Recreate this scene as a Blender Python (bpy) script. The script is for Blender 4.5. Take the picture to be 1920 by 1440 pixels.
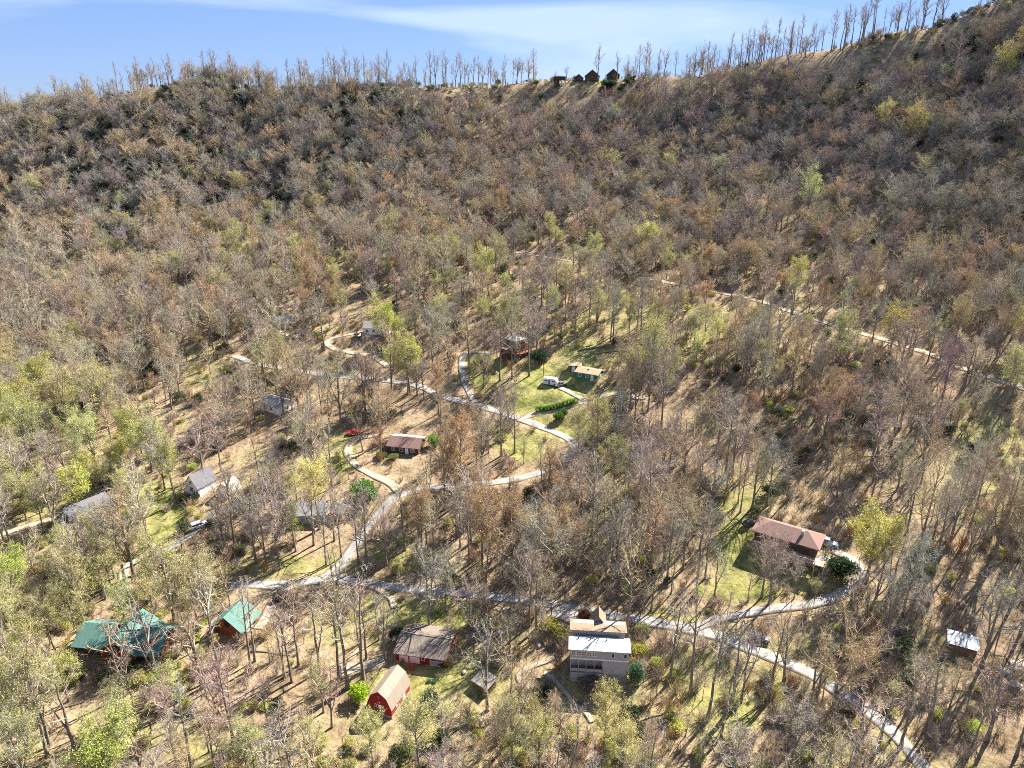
import bpy, bmesh, math, random
import numpy as np
from mathutils import Vector, Matrix, noise as mnoise

for o in list(bpy.data.objects):
    bpy.data.objects.remove(o)
SC = bpy.context.scene
COL = SC.collection
rnd = random.Random(7)
rng = np.random.default_rng(7)
R = math.radians

# ------------------------------------------------------------------ camera
W0, H0 = 1920.0, 1440.0
FPX = 1300.0
PITCH = R(21.0)
CAMZ = 120.0
cd = bpy.data.cameras.new('camera')
cd.sensor_width = 36.0
cd.lens = FPX / W0 * 36.0
cd.clip_start = 0.5
cd.clip_end = 9000
cam = bpy.data.objects.new('camera', cd)
COL.objects.link(cam)
cam.location = (0, 0, CAMZ)
cam.rotation_euler = (math.pi / 2 - PITCH, 0, 0)
SC.camera = cam

# ------------------------------------------------------------------ sky and sun
SUN_EL = R(42.0)
SUN_AZ = R(47.0)            # clockwise from +Y (straight ahead) towards +X
wd = bpy.data.worlds.new('World')
SC.world = wd
wd.use_nodes = True
nt = wd.node_tree
nt.nodes.clear()
w_out = nt.nodes.new('ShaderNodeOutputWorld')
w_bg = nt.nodes.new('ShaderNodeBackground')
w_sky = nt.nodes.new('ShaderNodeTexSky')
w_sky.sky_type = 'NISHITA'
w_sky.sun_disc = False
w_sky.sun_elevation = SUN_EL
w_sky.sun_rotation = SUN_AZ
w_sky.altitude = 900
w_sky.air_density = 1.0
w_sky.dust_density = 0.1
w_sky.ozone_density = 3.0
w_bg.inputs['Strength'].default_value = 0.10
# thin streaky clouds, mixed into the sky by direction
tc = nt.nodes.new('ShaderNodeTexCoord')
mp = nt.nodes.new('ShaderNodeMapping')
mp.inputs['Rotation'].default_value = (0, R(12), 0)
mp.inputs['Scale'].default_value = (1.2, 0.8, 7.0)
mp.inputs['Location'].default_value = (9, 8, 4)
n1 = nt.nodes.new('ShaderNodeTexNoise')
n1.inputs['Scale'].default_value = 1.5
n1.inputs['Detail'].default_value = 7
n1.inputs['Roughness'].default_value = 0.5
n1.inputs['Distortion'].default_value = 0.5
cr = nt.nodes.new('ShaderNodeValToRGB')
cr.color_ramp.elements[0].position = 0.50
cr.color_ramp.elements[1].position = 0.66
cr.color_ramp.elements[1].color = (0.52, 0.52, 0.52, 1)
hs = nt.nodes.new('ShaderNodeMixRGB')
hs.blend_type = 'MULTIPLY'
hs.inputs['Fac'].default_value = 1
hs.inputs['Color2'].default_value = (0.42, 0.55, 0.86, 1)
mx = nt.nodes.new('ShaderNodeMixRGB')
mx.inputs['Color2'].default_value = (2.0, 2.35, 2.7, 1)
nt.links.new(tc.outputs['Generated'], mp.inputs['Vector'])
nt.links.new(mp.outputs['Vector'], n1.inputs['Vector'])
nt.links.new(n1.outputs['Fac'], cr.inputs['Fac'])
nt.links.new(cr.outputs['Color'], mx.inputs['Fac'])
gam = nt.nodes.new('ShaderNodeGamma')
gam.inputs['Gamma'].default_value = 0.5
nt.links.new(w_sky.outputs['Color'], gam.inputs['Color'])
nt.links.new(gam.outputs['Color'], hs.inputs['Color1'])
nt.links.new(hs.outputs['Color'], mx.inputs['Color1'])
nt.links.new(mx.outputs['Color'], w_bg.inputs['Color'])
nt.links.new(w_bg.outputs['Background'], w_out.inputs['Surface'])

sd = bpy.data.lights.new('sun', 'SUN')
sd.energy = 4.1
sd.angle = R(0.5)
sd.color = (1.0, 0.95, 0.86)
sun = bpy.data.objects.new('sun', sd)
COL.objects.link(sun)
sdir = Vector((math.sin(SUN_AZ) * math.cos(SUN_EL), math.cos(SUN_AZ) * math.cos(SUN_EL), math.sin(SUN_EL)))
sun.rotation_euler = (-sdir).to_track_quat('-Z', 'Y').to_euler()
sun.location = sdir * 500

SC.view_settings.view_transform = 'Standard'
SC.view_settings.look = 'None'
SC.view_settings.gamma = 1
SC.view_settings.use_curve_mapping = False
SC.view_settings.exposure = 2.16
SC.render.engine = 'CYCLES'
SC.cycles.use_denoising = False
SC.cycles.filter_width = 1.0
SC.cycles.max_bounces = 5
SC.cycles.diffuse_bounces = 2
SC.cycles.sample_clamp_indirect = 2.0
SC.cycles.transparent_max_bounces = 8

# ------------------------------------------------------------------ terrain: heights from sight lines
CP, SP = math.cos(PITCH), math.sin(PITCH)

def ray(u, v):
    xc = (np.asarray(u, float) - W0 / 2) / FPX
    yc = (H0 / 2 - np.asarray(v, float)) / FPX
    return np.stack([xc + 0 * yc, CP + yc * SP + 0 * xc, -SP + yc * CP + 0 * xc], -1)

def proj(x, y, z):
    x = np.asarray(x, float); y = np.asarray(y, float); z = np.asarray(z, float) - CAMZ
    d = y * CP - z * SP
    up = y * SP + z * CP
    return W0 / 2 + FPX * x / d, H0 / 2 - FPX * up / d, d

VROWS = [1440, 1300, 1150, 1000, 900, 780, 640, 500, 400, 300]
YCOL = {-500: [95, 113, 138, 172, 200, 252, 335, 445, 520, 600],
        0: [96, 115, 138, 170, 195, 240, 310, 410, 480, 560],
        480: [98, 116, 139, 168, 192, 232, 285, 375, 445, 520],
        960: [99, 117, 139, 167, 188, 222, 266, 347, 412, 490],
        1440: [97, 114, 134, 160, 180, 208, 250, 320, 375, 430],
        1920: [95, 110, 128, 150, 168, 192, 228, 275, 303, 332],
        2420: [92, 105, 120, 140, 155, 172, 200, 235, 255, 275]}
RIDGE = [(-500, 262), (-250, 248), (0, 232), (60, 220), (120, 208), (200, 190), (260, 172), (320, 160), (400, 163), (480, 166), (560, 166), (640, 163),
         (720, 166), (800, 170), (880, 167), (960, 161), (1030, 153), (1090, 151), (1150, 151), (1220, 146), (1290, 140), (1340, 127), (1400, 112),
         (1460, 96), (1510, 88), (1570, 84), (1630, 68), (1700, 56), (1760, 50), (1800, 34), (1850, 12), (1920, -14), (2050, -50), (2250, -110), (2420, -160)]
RY_U = [-500, 0, 480, 960, 1440, 1920, 2420]
RY_Y = [690, 640, 610, 585, 530, 462, 400]
cps = []
for u, ys in YCOL.items():
    for v, yv in zip(VROWS, ys):
        d = ray(u, v)
        cps.append((d[0] / d[1] * yv, yv, d[2] / d[1] * yv))
# two more rows up the nearer right-hand slope
for u, v, yv in [(1920, 200, 370), (1920, 100, 412), (1440, 200, 482), (1700, 200, 430), (1700, 120, 462), (2420, 150, 312), (2420, 0, 350), (960, 220, 548), (480, 220, 577), (1200, 210, 520)]:
    d = ray(u, v)
    cps.append((d[0] / d[1] * yv, yv, d[2] / d[1] * yv))
for u, v in RIDGE:
    yv = np.interp(u, RY_U, RY_Y)
    d = ray(u, v)
    x, z = d[0] / d[1] * yv, d[2] / d[1] * yv
    cps.append((x, yv, z))
    cps.append((x * 1.03, yv + 28, z - 7))
    cps.append((x * 1.1, yv + 90, z - 42))
    cps.append((x * 1.3, yv + 330, z - 120))
for x in (-260, -130, 0, 130, 260):
    cps.append((x, 20, -120 + 0.004 * abs(x)))
cps = np.array(cps)
RS = 100.0

def tps(r2):
    return np.where(r2 > 1e-12, 0.5 * r2 * np.log(np.maximum(r2, 1e-12)), 0.0)
P2 = cps[:, :2] / RS
n_c = len(cps)
A = np.zeros((n_c + 3, n_c + 3))
A[:n_c, :n_c] = tps(((P2[:, None] - P2[None]) ** 2).sum(-1)) + np.eye(n_c) * 2e-3
A[:n_c, n_c] = 1; A[:n_c, n_c + 1:] = P2
A[n_c, :n_c] = 1; A[n_c + 1:, :n_c] = P2.T
bvec = np.concatenate([cps[:, 2], np.zeros(3)])
WTS = np.linalg.solve(A, bvec)

def vnoise(x, y, s, seed):
    x = x / s; y = y / s
    x0 = np.floor(x).astype(int); y0 = np.floor(y).astype(int)
    fx = x - x0; fy = y - y0
    fx = fx * fx * (3 - 2 * fx); fy = fy * fy * (3 - 2 * fy)
    def h(i, j):
        k = (i * 374761393 + j * 668265263 + seed * 974711) & 0x7fffffff
        k = ((k ^ (k >> 13)) * 1274126177) & 0x7fffffff
        return ((k ^ (k >> 16)) & 0xffff) / 65535.0 - 0.5
    return (h(x0, y0) * (1 - fx) + h(x0 + 1, y0) * fx) * (1 - fy) + (h(x0, y0 + 1) * (1 - fx) + h(x0 + 1, y0 + 1) * fx) * fy

GX0, GX1, GY0, GY1, GS = -620.0, 620.0, 14.0, 930.0, 2.0
gx = np.arange(GX0, GX1 + .1, GS); gy = np.arange(GY0, GY1 + .1, GS)
NX, NY = len(gx), len(gy)
# coarse evaluation of the spline, then bilinear to the fine grid
cgx = np.arange(GX0, GX1 + 8.1, 8.0); cgy = np.arange(GY0, GY1 + 8.1, 8.0)
CX, CY = np.meshgrid(cgx, cgy)
q = np.stack([CX.ravel(), CY.ravel()], -1) / RS
ZC = np.zeros(len(q))
for s in range(0, len(q), 4000):
    qq = q[s:s + 4000]
    ZC[s:s + 4000] = tps(((qq[:, None] - P2[None]) ** 2).sum(-1)) @ WTS[:n_c] + WTS[n_c] + qq @ WTS[n_c + 1:]
ZC = ZC.reshape(CX.shape)

def bil(Z, x0, y0, s, x, y):
    fx = np.clip((x - x0) / s, 0, Z.shape[1] - 1.001); fy = np.clip((y - y0) / s, 0, Z.shape[0] - 1.001)
    i = fx.astype(int); j = fy.astype(int); fx = fx - i; fy = fy - j
    return (Z[j, i] * (1 - fx) + Z[j, i + 1] * fx) * (1 - fy) + (Z[j + 1, i] * (1 - fx) + Z[j + 1, i + 1] * fx) * fy
# smooth the kinks of the bilinear step
MX, MY = np.meshgrid(gx, gy)
ZG = bil(ZC, GX0, GY0, 8.0, MX, MY)
for _ in range(6):
    Zp = np.pad(ZG, 1, mode='edge')
    ZG = (Zp[1:-1, 1:-1] * 4 + Zp[:-2, 1:-1] + Zp[2:, 1:-1] + Zp[1:-1, :-2] + Zp[1:-1, 2:]) / 8
ZG += 120.0 + vnoise(MX, MY, 38, 1) * 1.8 + vnoise(MX, MY, 13, 2) * 0.7
ZG += np.clip((MY - 300) / 200, 0, 1) * (vnoise(MX + .4 * MY, MY * .35, 46, 3) * 7.0)

def gz(x, y):
    return bil(ZG, GX0, GY0, GS, np.asarray(x, float), np.asarray(y, float))

def ground(u, v):
    """world point where the sight line through photo pixel (u, v) meets the ground"""
    d = ray(u, v)
    t = np.arange(60, 900, 0.5)
    x = d[0] * t; y = d[1] * t; z = CAMZ + d[2] * t
    ok = np.nonzero(z < gz(x, y))[0]
    k = ok[0] if len(ok) else np.argmin(z - gz(x, y))
    return Vector((x[k], y[k], float(gz(x[k], y[k]))))

# ------------------------------------------------------------------ materials
def mat(name, col, rough=0.85, spec=0.2, noise=None, bump=0.0, metallic=0.0, attr=None, translucent=0.0):
    """noise = (scale, colour2, detail, (sx, sy, sz)) mixes a second colour in by object-space noise"""
    m = bpy.data.materials.new(name)
    m.use_nodes = True
    t = m.node_tree
    b = t.nodes['Principled BSDF']
    b.inputs['Roughness'].default_value = rough
    b.inputs['Specular IOR Level'].default_value = spec
    b.inputs['Metallic'].default_value = metallic
    b.inputs['Base Color'].default_value = (*col, 1)
    last = None
    if attr:
        a = t.nodes.new('ShaderNodeAttribute')
        a.attribute_type = 'INSTANCER'
        a.attribute_name = attr
        last = a.outputs['Color']
    if noise:
        tcn = t.nodes.new('ShaderNodeTexCoord')
        mpn = t.nodes.new('ShaderNodeMapping')
        if len(noise) > 3:
            mpn.inputs['Scale'].default_value = noise[3]
        nn = t.nodes.new('ShaderNodeTexNoise')
        nn.inputs['Scale'].default_value = noise[0]
        nn.inputs['Detail'].default_value = noise[2] if len(noise) > 2 else 4
        nn.inputs['Roughness'].default_value = 0.65
        rr = t.nodes.new('ShaderNodeValToRGB')
        rr.color_ramp.elements[0].position = 0.36
        rr.color_ramp.elements[1].position = 0.66
        mm = t.nodes.new('ShaderNodeMixRGB')
        mm.inputs['Color1'].default_value = (*col, 1)
        mm.inputs['Color2'].default_value = (*noise[1], 1)
        t.links.new(tcn.outputs['Object'], mpn.inputs['Vector'])
        t.links.new(mpn.outputs['Vector'], nn.inputs['Vector'])
        t.links.new(nn.outputs['Fac'], rr.inputs['Fac'])
        if last:
            mm.blend_type = 'MULTIPLY'
            mm.inputs['Fac'].default_value = 1
            mk = t.nodes.new('ShaderNodeMixRGB')
            mk.inputs['Color1'].default_value = (*col, 1)
            mk.inputs['Color2'].default_value = (*noise[1], 1)
            t.links.new(rr.outputs['Color'], mk.inputs['Fac'])
            t.links.new(last, mm.inputs['Color1'])
            t.links.new(mk.outputs['Color'], mm.inputs['Color2'])
        else:
            t.links.new(rr.outputs['Color'], mm.inputs['Fac'])
        last = mm.outputs['Color']
        if bump:
            bp = t.nodes.new('ShaderNodeBump')
            bp.inputs['Strength'].default_value = bump
            bp.inputs['Distance'].default_value = 0.1
            t.links.new(nn.outputs['Fac'], bp.inputs['Height'])
            t.links.new(bp.outputs['Normal'], b.inputs['Normal'])
    if last:
        t.links.new(last, b.inputs['Base Color'])
    if translucent:
        tr = t.nodes.new('ShaderNodeBsdfTranslucent')
        ms = t.nodes.new('ShaderNodeMixShader')
        ms.inputs['Fac'].default_value = translucent
        if last:
            t.links.new(last, tr.inputs['Color'])
        else:
            tr.inputs['Color'].default_value = (*col, 1)
        t.links.new(b.outputs['BSDF'], ms.inputs[1])
        t.links.new(tr.outputs['BSDF'], ms.inputs[2])
        t.links.new(ms.outputs['Shader'], t.nodes['Material Output'].inputs['Surface'])
    return m

def new_mesh(name, verts, faces, mats=(), midx=None, smooth=False):
    me = bpy.data.meshes.new(name)
    me.from_pydata(verts if isinstance(verts, list) else verts.tolist(), [], faces if isinstance(faces, list) else faces.tolist())
    for m in mats:
        me.materials.append(m)
    if midx is not None:
        me.polygons.foreach_set('material_index', np.asarray(midx, np.int32))
    if smooth:
        me.polygons.foreach_set('use_smooth', np.ones(len(me.polygons), bool))
    me.update()
    return me

def link(name, me, parent=None, loc=None):
    o = bpy.data.objects.new(name, me)
    COL.objects.link(o)
    if parent:
        o.parent = parent
    if loc is not None:
        o.location = loc
    return o

def tag(o, label=None, cat=None, group=None, kind=None):
    if label: o['label'] = label
    if cat: o['category'] = cat
    if group: o['group'] = group
    if kind: o['kind'] = kind
    return o

def thing(name, label, cat, loc=(0, 0, 0), rot=0.0, group=None):
    o = bpy.data.objects.new(name, None)
    o.empty_display_size = 0.5
    COL.objects.link(o)
    o.location = loc
    o.rotation_euler = (0, 0, rot)
    return tag(o, label, cat, group)

# ------------------------------------------------------------------ roads, in photo pixels -> ground points
ROADS = [
    ('road', 'asphalt', 4.6, [(1790, 1500), (1745, 1455), (1690, 1395), (1640, 1345), (1575, 1300), (1520, 1265), (1440, 1232), (1400, 1215), (1350, 1198), (1290, 1180), (1220, 1166), (1160, 1158), (1100, 1148), (1040, 1136), (960, 1122), (900, 1117), (820, 1110), (740, 1102), (680, 1094), (640, 1086), (600, 1088), (555, 1093), (500, 1096), (430, 1098)]),
    ('road', 'asphalt', 5.0, [(600, 1090), (640, 1060), (665, 1025), (690, 990), (720, 955), (755, 928), (790, 918), (860, 911), (930, 906), (985, 895), (1030, 880), (1065, 860), (1080, 840), (1065, 824), (1030, 808), (995, 796), (970, 785), (940, 775), (880, 760), (830, 745), (795, 728), (760, 720), (700, 713), (640, 708), (560, 697), (500, 688), (465, 678), (440, 668)]),
    ('road', 'gravel', 5.2, [(900, 462), (960, 472), (1040, 485), (1120, 500), (1210, 522), (1300, 540), (1400, 560), (1470, 582), (1540, 603), (1620, 628), (1690, 648), (1750, 668), (1790, 688), (1840, 705), (1890, 722), (1960, 742), (2050, 765)]),
    ('driveway', 'gravel', 4.2, [(972, 792), (990, 779), (1040, 768), (1085, 760), (1110, 753), (1150, 740), (1185, 744)]),
    ('driveway', 'asphalt', 3.0, [(1100, 756), (1085, 745), (1065, 733), (1050, 727)]),
    ('driveway', 'gravel', 3.6, [(750, 926), (730, 905), (690, 888), (662, 868), (652, 848), (658, 830), (680, 820), (715, 815)]),
    ('driveway', 'asphalt', 3.6, [(890, 755), (880, 735), (870, 715), (866, 690), (868, 668), (880, 661), (900, 661), (925, 664)]),
    ('driveway', 'gravel', 4.4, [(735, 624), (690, 624), (655, 627), (622, 635), (612, 645), (630, 657), (660, 663), (700, 670), (730, 690)]),
    ('driveway', 'asphalt', 3.4, [(222, 1140), (235, 1100), (231, 1078), (242, 1062), (270, 1048), (310, 1035), (350, 1010), (380, 985), (410, 962), (450, 945)]),
    ('driveway', 'gravel', 3.6, [(-40, 1020), (0, 1004), (50, 990), (100, 974), (135, 966)]),
    ('driveway', 'gravel', 3.8, [(560, 1093), (535, 1108), (512, 1132), (500, 1158), (484, 1182)]),
    ('driveway', 'asphalt', 3.8, [(1300, 1182), (1340, 1163), (1390, 1152), (1450, 1143), (1520, 1134), (1570, 1118), (1605, 1095), (1613, 1068), (1595, 1046), (1560, 1034)]),
    ('path', 'gravel', 2.2, [(672, 1096), (700, 1104), (720, 1116), (736, 1130), (738, 1146)]),
    ('path', 'gravel', 1.7, [(1040, 1232), (1012, 1243), (985, 1256), (972, 1270), (980, 1288), (1005, 1300), (1030, 1308), (1052, 1326)]),
    ('path', 'gravel', 1.5, [(1020, 1262), (1035, 1272), (1052, 1290), (1066, 1304), (1076, 1322), (1098, 1338), (1110, 1356)]),
    ('driveway', 'gravel', 6.0, [(2010, 1262), (1960, 1258), (1915, 1252), (1893, 1250)]),
    ('driveway', 'gravel', 5.5, [(640, 1262), (672, 1254), (705, 1246), (722, 1240)]),
    ('driveway', 'asphalt', 6.5, [(1035, 1152), (1075, 1162), (1110, 1166)]),
    ('driveway', 'gravel', 7.0, [(1168, 744), (1195, 748), (1206, 746)]),
    ('path', 'gravel', 3.0, [(505, 615), (535, 628), (560, 640), (572, 655)]),
]

def catmull(pts, step=1.6):
    P = [np.array(p) for p in pts]
    P = [2 * P[0] - P[1]] + P + [2 * P[-1] - P[-2]]
    out = []
    for i in range(1, len(P) - 2):
        n = max(2, int(np.linalg.norm(P[i + 1] - P[i]) / step))
        for k in range(n):
            t = k / n
            out.append(0.5 * (2 * P[i] + (P[i + 1] - P[i - 1]) * t + (2 * P[i - 1] - 5 * P[i] + 4 * P[i + 1] - P[i + 2]) * t * t + (3 * P[i] - P[i - 1] - 3 * P[i + 1] + P[i + 2]) * t ** 3))
    out.append(P[-2])
    return np.array(out)

road_lines = []
for nm, mt, wid, px in ROADS:
    g = [ground(u, v) for u, v in px]
    road_lines.append(catmull([(p.x, p.y) for p in g]))
ROADPTS = np.concatenate([np.c_[l, np.full(len(l), r[2] / 2)] for l, r in zip(road_lines, ROADS)])

def road_gap(x, y):
    """distance from the nearest road edge"""
    x = np.atleast_1d(x); y = np.atleast_1d(y)
    out = np.full(len(x), 1e9)
    for s in range(0, len(x), 3000):
        d = np.sqrt((x[s:s + 3000, None] - ROADPTS[None, :, 0]) ** 2 + (y[s:s + 3000, None] - ROADPTS[None, :, 1]) ** 2) - ROADPTS[None, :, 2]
        out[s:s + 3000] = d.min(1)
    return out

# flatten the ground across each road a little
for l in road_lines:
    zc = gz(l[:, 0], l[:, 1])
    k = np.ones(9) / 9
    zc = np.convolve(np.pad(zc, 4, mode='edge'), k, 'valid')
    x0, y0 = l.min(0) - 10; x1, y1 = l.max(0) + 10
    i0, i1 = np.searchsorted(gx, [x0, x1]); j0, j1 = np.searchsorted(gy, [y0, y1])
    sx, sy = MX[j0:j1, i0:i1], MY[j0:j1, i0:i1]
    if sx.size == 0:
        continue
    best = np.full(sx.shape, 1e9); zb = np.zeros(sx.shape)
    for (lx, ly), z in zip(l, zc):
        d = np.hypot(sx - lx, sy - ly)
        w = d < best
        best = np.where(w, d, best); zb = np.where(w, z, zb)
    f = np.clip((8.0 - best) / 4.5, 0, 1)
    ZG[j0:j1, i0:i1] = ZG[j0:j1, i0:i1] * (1 - f) + zb * f

# ------------------------------------------------------------------ what grows on the ground (photo-pixel ellipses: u, v, ru, rv, amount)
GRASS = [(805, 1270, 75, 48, 1), (720, 1300, 45, 45, .7), (800, 1155, 110, 30, .95), (700, 1150, 55, 50, .8), (880, 1265, 60, 60, .6), (1035, 725, 75, 50, 1), (1000, 760, 45, 30, 1), (1105, 665, 70, 26, .7), (1050, 800, 55, 22, .9), (1385, 1030, 45, 60, 1),
         (1395, 1105, 75, 26, .9), (300, 975, 48, 55, 1), (290, 925, 50, 25, .7), (910, 695, 45, 35, .8), (985, 835, 60, 30, .7), (640, 850, 26, 45, .8), (560, 1065, 120, 22, .7), (760, 1035, 60, 30, .7), (1290, 1260, 60, 60, .6), (1350, 1340, 80, 60, .65), (1230, 600, 160, 40, .45), (1150, 620, 120, 40, .5),
         (1380, 640, 120, 40, .3), (1860, 850, 80, 90, .4), (1600, 1400, 90, 50, .5), (1740, 1440, 120, 40, .4), (330, 1400, 90, 50, .45), (240, 1375, 50, 30, .6), (680, 960, 40, 20, .5), (1190, 940, 60, 40, .35), (1110, 1000, 100, 40, .4), (640, 1160, 40, 60, .5), (60, 950, 60, 30, .5), (1130, 1310, 120, 60, .4), (950, 1280, 60, 60, .45),
         (600, 840, 50, 30, .4), (1120, 157, 40, 6, 1), (1380, 950, 70, 30, .5), (1530, 1090, 70, 30, .5), (470, 720, 60, 30, .5), (380, 690, 60, 40, .35), (1420, 900, 60, 30, .4), (1240, 1160, 90, 14, .6), (1780, 580, 120, 40, .2), (1430, 1245, 120, 60, .3)]
PALE = [(1860, 880, 75, 110, 1), (1790, 940, 90, 60, .8), (1740, 900, 60, 40, .5), (850, 1170, 30, 14, .9), (1880, 700, 60, 60, .5), (1500, 420, 200, 90, .35), (1560, 1200, 60, 22, .6), (600, 620, 40, 16, .9), (1600, 560, 200, 60, .45), (100, 990, 80, 12, .5), (1330, 1040, 30, 90, .8), (760, 1390, 250, 60, .5), (330, 1230, 130, 60, .7), (1000, 165, 250, 14, .35), (330, 170, 90, 14, .5), (1650, 75, 90, 20, .4), (1520, 1000, 400, 200, .2)]

def field(ells, u, v):
    out = np.zeros(np.shape(u))
    for a, b, ra, rb, s in ells:
        r = np.sqrt(((u - a) / ra) ** 2 + ((v - b) / rb) ** 2)
        out = np.maximum(out, s * np.clip((1.25 - r) / 0.5, 0, 1))
    return out

# ------------------------------------------------------------------ terrain mesh
idx = np.arange(NX * NY).reshape(NY, NX)
F = np.stack([idx[:-1, :-1], idx[:-1, 1:], idx[1:, 1:], idx[1:, :-1]], -1).reshape(-1, 4)
V = np.stack([MX.ravel(), MY.ravel(), ZG.ravel()], -1)
me = bpy.data.meshes.new('hillside')
me.vertices.add(len(V)); me.vertices.foreach_set('co', V.ravel().astype(np.float32))
me.loops.add(F.size); me.loops.foreach_set('vertex_index', F.ravel().astype(np.int32))
me.polygons.add(len(F)); me.polygons.foreach_set('loop_start', (np.arange(len(F)) * 4).astype(np.int32))
me.polygons.foreach_set('loop_total', np.full(len(F), 4, np.int32))
me.polygons.foreach_set('use_smooth', np.ones(len(F), bool))
me.update(calc_edges=True)
pu, pv, pd = proj(V[:, 0], V[:, 1], V[:, 2])
gr = field(GRASS, pu, pv); pa = field(PALE, pu, pv)
wob = vnoise(V[:, 0], V[:, 1], 6.0, 11) + 0.6 * vnoise(V[:, 0], V[:, 1], 2.6, 12)
gr = np.clip(gr + wob * 0.55 * (gr > 0.02), 0, 1)
pa = np.clip(pa + wob * 0.5 * (pa > 0.02), 0, 1)
far = np.clip((V[:, 1] - 260) / 160, 0, 1)
at = me.attributes.new('cover', 'FLOAT_COLOR', 'POINT')
at.data.foreach_set('color', np.stack([gr, pa, far, np.ones_like(gr)], -1).astype(np.float32).ravel())

gm = bpy.data.materials.new('hillside ground')
gm.use_nodes = True
t = gm.node_tree; L = t.links
b = t.nodes['Principled BSDF']
b.inputs['Roughness'].default_value = 1.0
b.inputs['Specular IOR Level'].default_value = 0.05
tcg = t.nodes.new('ShaderNodeTexCoord')
def gnoise(scale, detail=6, rough=0.65):
    n = t.nodes.new('ShaderNodeTexNoise')
    n.inputs['Scale'].default_value = scale
    n.inputs['Detail'].default_value = detail
    n.inputs['Roughness'].default_value = rough
    L.new(tcg.outputs['Object'], n.inputs['Vector'])
    return n
def gramp(src, stops):
    r = t.nodes.new('ShaderNodeValToRGB')
    e = r.color_ramp.elements
    while len(e) < len(stops):
        e.new(0.5)
    for k, (p, c) in enumerate(stops):
        e[k].position = p; e[k].color = (*c, 1)
    L.new(src, r.inputs['Fac'])
    return r.outputs['Color']
def gmix(fac, a, c, mode='MIX'):
    m = t.nodes.new('ShaderNodeMixRGB')
    m.blend_type = mode
    for s, v in ((m.inputs['Fac'], fac), (m.inputs['Color1'], a), (m.inputs['Color2'], c)):
        if isinstance(v, (float, int)): s.default_value = v
        elif isinstance(v, tuple): s.default_value = (*v, 1)
        else: L.new(v, s)
    return m.outputs['Color']
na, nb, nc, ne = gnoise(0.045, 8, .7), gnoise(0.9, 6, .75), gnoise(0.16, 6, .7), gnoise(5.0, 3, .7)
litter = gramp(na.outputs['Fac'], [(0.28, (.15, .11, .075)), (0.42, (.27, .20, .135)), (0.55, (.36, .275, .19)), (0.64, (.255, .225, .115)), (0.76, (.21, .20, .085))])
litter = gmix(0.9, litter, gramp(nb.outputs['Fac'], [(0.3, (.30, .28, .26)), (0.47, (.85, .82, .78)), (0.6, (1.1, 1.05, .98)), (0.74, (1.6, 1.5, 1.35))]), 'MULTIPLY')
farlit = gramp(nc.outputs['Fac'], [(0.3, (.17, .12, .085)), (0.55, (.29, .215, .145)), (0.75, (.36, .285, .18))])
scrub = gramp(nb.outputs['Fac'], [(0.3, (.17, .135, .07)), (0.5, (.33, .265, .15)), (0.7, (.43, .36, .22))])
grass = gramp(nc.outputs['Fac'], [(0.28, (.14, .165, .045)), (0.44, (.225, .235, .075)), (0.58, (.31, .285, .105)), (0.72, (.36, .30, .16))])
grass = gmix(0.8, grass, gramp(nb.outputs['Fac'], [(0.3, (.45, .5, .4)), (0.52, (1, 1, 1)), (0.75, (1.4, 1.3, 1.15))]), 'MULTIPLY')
av = t.nodes.new('ShaderNodeAttribute'); av.attribute_name = 'cover'
sep = t.nodes.new('ShaderNodeSeparateColor'); L.new(av.outputs['Color'], sep.inputs['Color'])
c0 = gmix(sep.outputs['Blue'], litter, farlit)
c0 = gmix(sep.outputs['Green'], c0, scrub)
c0 = gmix(sep.outputs['Red'], c0, grass)
nf = gnoise(0.32, 7, .72)
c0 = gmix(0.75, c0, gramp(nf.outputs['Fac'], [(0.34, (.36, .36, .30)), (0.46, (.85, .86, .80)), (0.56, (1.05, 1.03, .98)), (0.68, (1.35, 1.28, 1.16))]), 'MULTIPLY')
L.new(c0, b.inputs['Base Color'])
bp = t.nodes.new('ShaderNodeBump'); bp.inputs['Strength'].default_value = 0.9; bp.inputs['Distance'].default_value = 0.5
L.new(nb.outputs['Fac'], bp.inputs['Height']); L.new(bp.outputs['Normal'], b.inputs['Normal'])
me.materials.append(gm)
hill = link('hillside', me)
tag(hill, 'leaf strewn mountainside with grassy clearings', None, None, 'structure')

M_ASPH = mat('worn pale asphalt', (.24, .225, .21), .9, .2, (0.35, (.35, .33, .30), 8), .15)
M_GRAV = mat('pale gravel', (.30, .24, .175), .95, .1, (0.4, (.47, .395, .30), 8), .2)

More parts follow.
